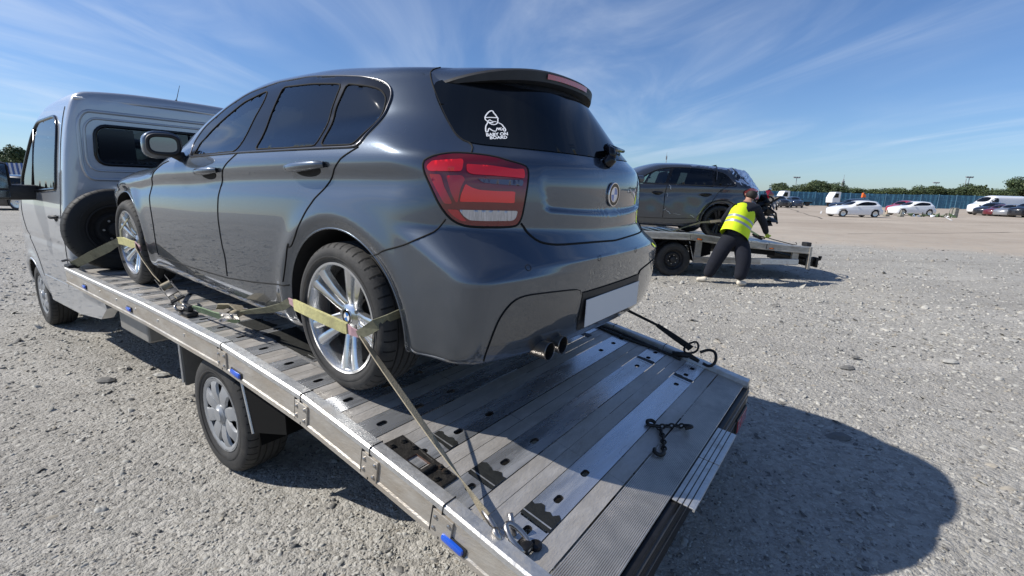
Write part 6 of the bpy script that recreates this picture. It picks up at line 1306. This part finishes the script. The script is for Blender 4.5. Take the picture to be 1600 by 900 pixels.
for (x, z, L, a, w) in ((1.04, .93, .10, 1.2, .020), (1.02, .45, .12, .6, .012), (1.10, .50, .07, 2.4, .010), (1.08, .78, .08, 1.4, .008), (.55, .40, .09, .5, .014), (.40, .30, .12, .9, .016), (.42, .48, .07, 2.0, .010), (.85, .42, .16, .1, .006)):
    mb = MB(); P = [(x+L*math.cos(a)*(u-.5)+.01*math.sin(u*9), z+L*math.sin(a)*(u-.5)) for u in np.linspace(0, 1, 6)]; Q = to3(F2, P, 'side'); Q = Q+grad(F2, Q)*.006; mb.ribbon(Q, [w*.3, w, w*.7, w, w*.6, w*.2], side=(math.sin(a), 0, math.cos(a)), th=.002); mb.build('scuff', M_scuff, car2)
mb = MB()
for y in (.36, -.36):
    mb.box(1.03, 1.5, y-.23, y+.23, .45, .6, 0, .05); k = len(mb.V); mb.box(-.07, .07, y-.22, y+.22, 0, .78, 0, .06); mb.xf(Matrix.Translation((1.03, 0, .52)) @ Matrix.Rotation(R(-16), 4, 'Y'), k)
mb.build('seats', 'seat', car2, smooth=30)

mb = MB(); mb.ext([(-.12, 1.395), (.04, 1.405), (-.10, 1.455), (-.14, 1.46)], -.015, .015, 'y'); mb.build('roof_aerial', 'blackgloss', car2)
# torn-off rear parts still attached
rd = random.Random(11)
def chunk(nm, c, s, m, n=9):
    V = [(c[0]+s[0]*rd.uniform(-1, 1), c[1]+s[1]*rd.uniform(-1, 1), c[2]+s[2]*rd.uniform(-1, 1)) for _ in range(n)]
    bm = bmesh.new(); [bm.verts.new(v) for v in V]; bmesh.ops.convex_hull(bm, input=bm.verts[:]); bmesh.ops.delete(bm, geom=[v for v in bm.verts if not v.link_faces], context='VERTS'); bm.verts.index_update()
    mb = MB(); mb.add([v.co.copy() for v in bm.verts], [[v.index for v in f.verts] for f in bm.faces]); bm.free(); return mb.build(nm, m, car2)
for i in range(7): chunk('torn_bumper_piece', (-1.08-.05*rd.random(), rd.uniform(.15, .78), rd.uniform(.30, .85)), (.13, .16, .09), ['blackplastic', 'blackgloss', 'darksteel'][i % 3])
for i in range(5): chunk('torn_bumper_piece', (-1.12, rd.uniform(-.7, .1), rd.uniform(.35, .8)), (.12, .2, .09), 'blackplastic')
chunk('broken_lamp', (-.98, .72, .93), (.09, .07, .10), 'red_dark'); chunk('broken_lamp', (-1.10, .45, .88), (.04, .06, .09), 'red_dark'); chunk('lamp_fragment', (-1.18, .55, .72), (.05, .06, .12), 'lamp_clear'); chunk('lamp_fragment', (-1.22, .30, .60), (.03, .08, .05), 'lamp_clear')
for (a, b) in (((-1.0, .6, .9), (-1.28, .5, .62)), ((-1.05, .3, .8), (-1.30, .35, .50)), ((-1.1, .5, .5), (-1.33, .42, .42)), ((-1.0, .7, .66), (-1.25, .66, .35)), ((-1.02, .6, 1.0), (-1.2, .1, .96))):
    mb = MB(); mb.tube([a, ((a[0]+b[0])/2-.05, (a[1]+b[1])/2, (a[2]+b[2])/2+.05), b], .018, 6); mb.build('torn_strip', 'blackgloss', car2)
# clear plastic sheet taped over the broken rear glass
def film(name, P2, mode, amp, off, res, mir=False, x0=.1, parent=None):
    v, f = tri_area([tuple(q) for q in resample(P2, .03, True)], (), res); P = to3(F2, v, mode, 1, x0); N = grad(F2, P); P = P+N*(off+amp*np.abs(vnoise(P, 16, 5))+amp*.6*np.abs(vnoise(P, 31, 2)))[:, None]; return mk(name, P, f, 'wrap', parent, smooth=25)
ps = empty('plastic_sheet', CM2, 'crumpled clear plastic sheet taped over the smashed tail of the estate', 'plastic sheet')
film('sheet', [(-1.0, 1.02), (-1.0, 1.28), (-.6, 1.34), (0, 1.36), (.6, 1.34), (1.0, 1.28), (1.12, 1.10), (1.1, 1.0), (.5, .96), (-.5, .96)], 'rad', .020, .010, .03, parent=ps)
film('sheet_flap', [(.62, 1.37), (-.10, 1.355), (-.12, 1.16), (.20, 1.17), (.40, 1.20), (.66, 1.22)], 'side', .012, .012, .03, parent=ps)
film('sheet_flap', [(-.14, 1.36), (-.50, 1.33), (-.66, 1.06), (-.40, 1.02), (-.20, 1.14)], 'side', .02, .014, .03, parent=ps)
for (a, b) in (((.10, 1.36), (.14, 1.10)), ((-.22, 1.34), (-.48, 1.05))): 
    mb = MB(); Q = to3(F2, [a, ((a[0]+b[0])/2, (a[1]+b[1])/2), b], 'side'); Q = Q+grad(F2, Q)*.035; mb.ribbon(Q, .02, side=(1, 0, 0), th=.001); mb.build('tape', 'satin', ps)
# straps of the second truck
st = empty('ratchet_strap', Matrix.Identity(4), 'thin olive strap across the rear wheel of the damaged estate car', 'strap')
W2 = lambda x, y, z: (x, y, z)
mb = MB(); mb.ribbon([W2(3.05, 9.22, .87), W2(3.30, 9.27, .97), W2(3.66, 9.29, 1.08), W2(3.84, 9.29, 1.10)], [.018, .02, .03, .04], side=(0, .2, 1)); mb.build('webbing', 'olive', st)
mb = MB(); mb.ribbon([W2(3.84, 9.285, 1.10), W2(4.0, 9.28, 1.12), W2(4.22, 9.28, 1.12)], .05, side=(0, .15, 1), th=.01); mb.build('sleeve', 'web', st)
mb = MB(); mb.ribbon([W2(4.22, 9.28, 1.12), W2(4.55, 9.25, .98), W2(4.80, 9.22, .84)], .045, side=(0, .5, 1)); mb.build('webbing', 'green', st)
mb = MB(); ratchet(mb, W2(4.74, 9.20, .83), (1, 0, -.4), (0, -.4, 1), L=.2); mb.build('ratchet', 'darksteel', st)
mb = MB(); mb.ribbon([W2(4.85, 9.17, .84), W2(5.1, 9.2, .78), W2(5.5, 9.25, .69)], .02, side=(0, .6, 1)); hook(mb, W2(5.5, 9.25, .70), (1, 0, -.2), (0, 0, 1)); mb.build('tail', 'black_web', st)

# ================================================================ the worker
def skin(name, verts, edges, radii, m, parent=None, sub=2, post=None):
    me = bpy.data.meshes.new(name); me.from_pydata([tuple(v) for v in verts], edges, []); o = bpy.data.objects.new(name, me); C.objects.link(o)
    md = o.modifiers.new('skin', 'SKIN'); md.use_smooth_shade = True
    for i, r in enumerate(radii): sv = me.skin_vertices[0].data[i]; sv.radius = r if isinstance(r, tuple) else (r, r); sv.use_root = (i == 0)
    s = o.modifiers.new('sub', 'SUBSURF'); s.levels = sub; s.render_levels = sub
    bpy.context.view_layer.update(); dg = bpy.context.evaluated_depsgraph_get(); m2 = bpy.data.meshes.new_from_object(o.evaluated_get(dg)); bpy.data.objects.remove(o)
    for q in (m if isinstance(m, list) else [m]): m2.materials.append(M[q])
    if post: post(m2)
    m2.shade_smooth(); r_ = bpy.data.objects.new(name, m2); C.objects.link(r_)
    if parent: r_.parent = parent
    return r_
PM = Matrix.Translation((3.95, 8.55, 0)); person = empty('person', PM, 'person in yellow hi-vis vest and navy clothes leaning over the far truck bed', 'person')
o_ = (3.95, 8.55, 0); L = lambda x, y, z: (x-o_[0], y-o_[1], z)
hipc = L(4.02, 8.58, .86); waist = L(4.03, 8.57, 1.02); chest = L(4.16, 8.66, 1.28); shc = L(4.22, 8.72, 1.43); nk = L(4.28, 8.78, 1.50); hd = L(4.345, 8.84, 1.59); hd2 = L(4.36, 8.87, 1.66)
rs, re, rw = L(4.41, 8.72, 1.39), L(4.63, 8.82, 1.12), L(4.80, 8.98, .90); ls, le, lw = L(4.01, 8.76, 1.38), L(3.96, 8.98, 1.14), L(4.12, 9.14, 1.02)
rh, rk, ra = L(4.13, 8.60, .84), L(4.18, 8.46, .44), L(4.13, 8.46, .10); lh, lk, la = L(3.93, 8.60, .84), L(3.78, 8.68, .46), L(3.64, 8.74, .10)
vs = [hipc, waist, chest, shc, nk, hd, hd2, rs, re, rw, ls, le, lw, rh, rk, ra, lh, lk, la]; eg = [(0, 1), (1, 2), (2, 3), (3, 4), (4, 5), (5, 6), (3, 7), (7, 8), (8, 9), (3, 10), (10, 11), (11, 12), (0, 13), (13, 14), (14, 15), (0, 16), (16, 17), (17, 18)]
rad = [.13, .12, .13, .10, .055, .088, .085, .06, .045, .030, .06, .045, .030, .10, .065, .045, .10, .065, .045]
for wi, w, fd, sd in ((9, rw, Vector((.75, .45, -.45)), Vector((.3, -.3, .4))), (12, lw, Vector((.75, .5, -.35)), Vector((.2, -.5, .3)))):
    w = Vector(w); fd = fd.normalized(); sd = (sd-fd*sd.dot(fd)).normalized(); pn = fd.cross(sd); b0 = len(vs); vs.append(tuple(w+fd*.05)); rad.append((.040, .020)); eg.append((wi, b0))
    for j, (u, ln) in enumerate(((-.034, .068), (-.012, .082), (.012, .078), (.032, .062))):
        a = w+fd*.085+sd*u; q = a+fd*ln*.5-pn*.006; e = a+fd*ln*.75-pn*.035; k = len(vs); vs += [tuple(a), tuple(q), tuple(e)]; rad += [.0105, .0095, .008]; eg += [(b0, k), (k, k+1), (k+1, k+2)]
    k = len(vs); vs += [tuple(w+fd*.04-sd*.045), tuple(w+fd*.075-sd*.062-pn*.02)]; rad += [.011, .009]; eg += [(b0, k), (k, k+1)]
def glove(me):
    wr = [Vector(rw), Vector(lw)]
    for p in me.polygons:
        c = p.center
        if min((c-q).length for q in wr) < .21 and c.z < 1.13 and (c-Vector(re)).length > .2: p.material_index = 1
        
skin('body', vs, eg, rad, ['skin', 'greenglove'], person, 2, glove)
skin('jacket', [hipc, waist, chest, shc, L(4.26, 8.76, 1.47), rs, re, L(4.79, 8.97, .915), ls, le, L(4.11, 9.13, 1.03)], [(0, 1), (1, 2), (2, 3), (3, 4), (3, 5), (5, 6), (6, 7), (3, 8), (8, 9), (9, 10)], [(.232, .180), (.212, .160), (.20, .15), (.13, .10), .07, .088, .070, .050, .088, .070, .050], 'navy', person, 2)
skin('trousers', [hipc, rh, rk, L(4.13, 8.46, .09), lh, lk, L(3.65, 8.74, .09), waist], [(0, 1), (1, 2), (2, 3), (0, 4), (4, 5), (5, 6), (0, 7)], [(.225, .18), (.165, .17), (.138, .14), (.100, .105), (.165, .17), (.138, .14), (.100, .105), (.19, .15)], 'navy', person, 2)
axv = (Vector(shc)-Vector(waist)).normalized()
def bands(me):
    for p in me.polygons:
        h = (p.center-Vector(waist)).dot(axv)+.10*(p.center.x-.1)*.0
        if .03 < h < .075 or .135 < h < .18: p.material_index = 1
# vest: open-bottomed tube round the torso with shoulder straps, quilted to follow the bend
mb = MB(); rings = []; nseg = 40; Wv = Vector(waist); axx = axv; sx = Vector((1, .35, 0)); sx = (sx-axx*sx.dot(axx)).normalized(); sy = axx.cross(sx)
prof = [(-.14, .255, .20), (-.10, .252, .196), (-.02, .247, .19), (.03, .244, .187), (.075, .242, .185), (.135, .240, .183), (.18, .238, .181), (.25, .232, .176), (.32, .222, .165), (.38, .205, .150), (.43, .175, .125), (.465, .135, .10), (.485, .085, .075)]
for (h, a, b) in prof:
    for j in range(nseg):
        t = 2*math.pi*j/nseg; e = .82; wv = 1+.010*math.sin(5*t+h*20)+.008*math.sin(9*t-h*31)
        p = Wv+axx*h+sx*(a*wv*math.copysign(abs(math.cos(t))**e, math.cos(t)))+sy*(b*wv*math.copysign(abs(math.sin(t))**e, math.sin(t)))+Vector((.012*h, .03*max(0, h-.2), 0)); rings.append(tuple(p))
Fv = []; mv = []
for i in range(len(prof)-1):
    for j in range(nseg): Fv.append((i*nseg+j, i*nseg+(j+1) % nseg, (i+1)*nseg+(j+1) % nseg, (i+1)*nseg+j)); mv.append(1 if i in (3, 5) else 0)
mk('hi_vis_vest', rings, Fv, ['hivis', 'reflect'], person, mv, smooth=True)
hv, he, hr = [tuple(Vector(hd)-Vector((.01, -.01, .065))), tuple((Vector(hd)+Vector(hd2))/2+Vector((.0, -.005, .01))), hd2], [(0, 1), (1, 2)], [.096, .104, .094]
skin('hair', [tuple(Vector(v)+Vector((-.010, -.052, .014))) for v in hv], he, hr, 'hair', person, 2)
for s, (px_, py_) in ((1, (4.13, 8.41)), (-1, (3.62, 8.70))):
    a = L(px_, py_, .05); dr = Vector((.35, .1, 0)) if s > 0 else Vector((-.85, .1, 0))
    dr = Vector((1, .25, 0)).normalized() if s > 0 else Vector((-.9, .35, 0)).normalized()
    b = Vector(a)-dr*.05; skin('shoe', [tuple(b+Vector((0, .04, .015))), tuple(b+dr*.10+Vector((0, .04, .0))), tuple(b+dr*.20+Vector((0, .03, -.008)))], [(0, 1), (1, 2)], [(.052, .062), (.052, .050), (.045, .036)], 'shoe', person, 2)
fa_ = MB()
hc = Vector(hd2); fw_ = Vector((.35, .9, -.25)).normalized()
e1 = fw_.cross(Vector((0, 0, 1))).normalized()
for s in (1, -1): mbE = MB(); mbE.lathe([(-.01, .0), (-.008, .02), (.008, .022), (.012, 0)], n=12); mbE.xf(Matrix.Translation(hc+e1*.092*s-Vector((0, 0, .03)))@fw_.to_track_quat('X', 'Z').to_matrix().to_4x4()); mbE.build('ear', 'skin', person, smooth=True)
mbE = MB(); mbE.tube([hc+fw_*.085-Vector((0, 0, .01)), hc+fw_*.118-Vector((0, 0, .045)), hc+fw_*.09-Vector((0, 0, .055))], [.010, .016, .012], 8); mbE.build('nose', 'skin', person, smooth=True)
DK, _dx, _dz, E0, HOLEX = _save
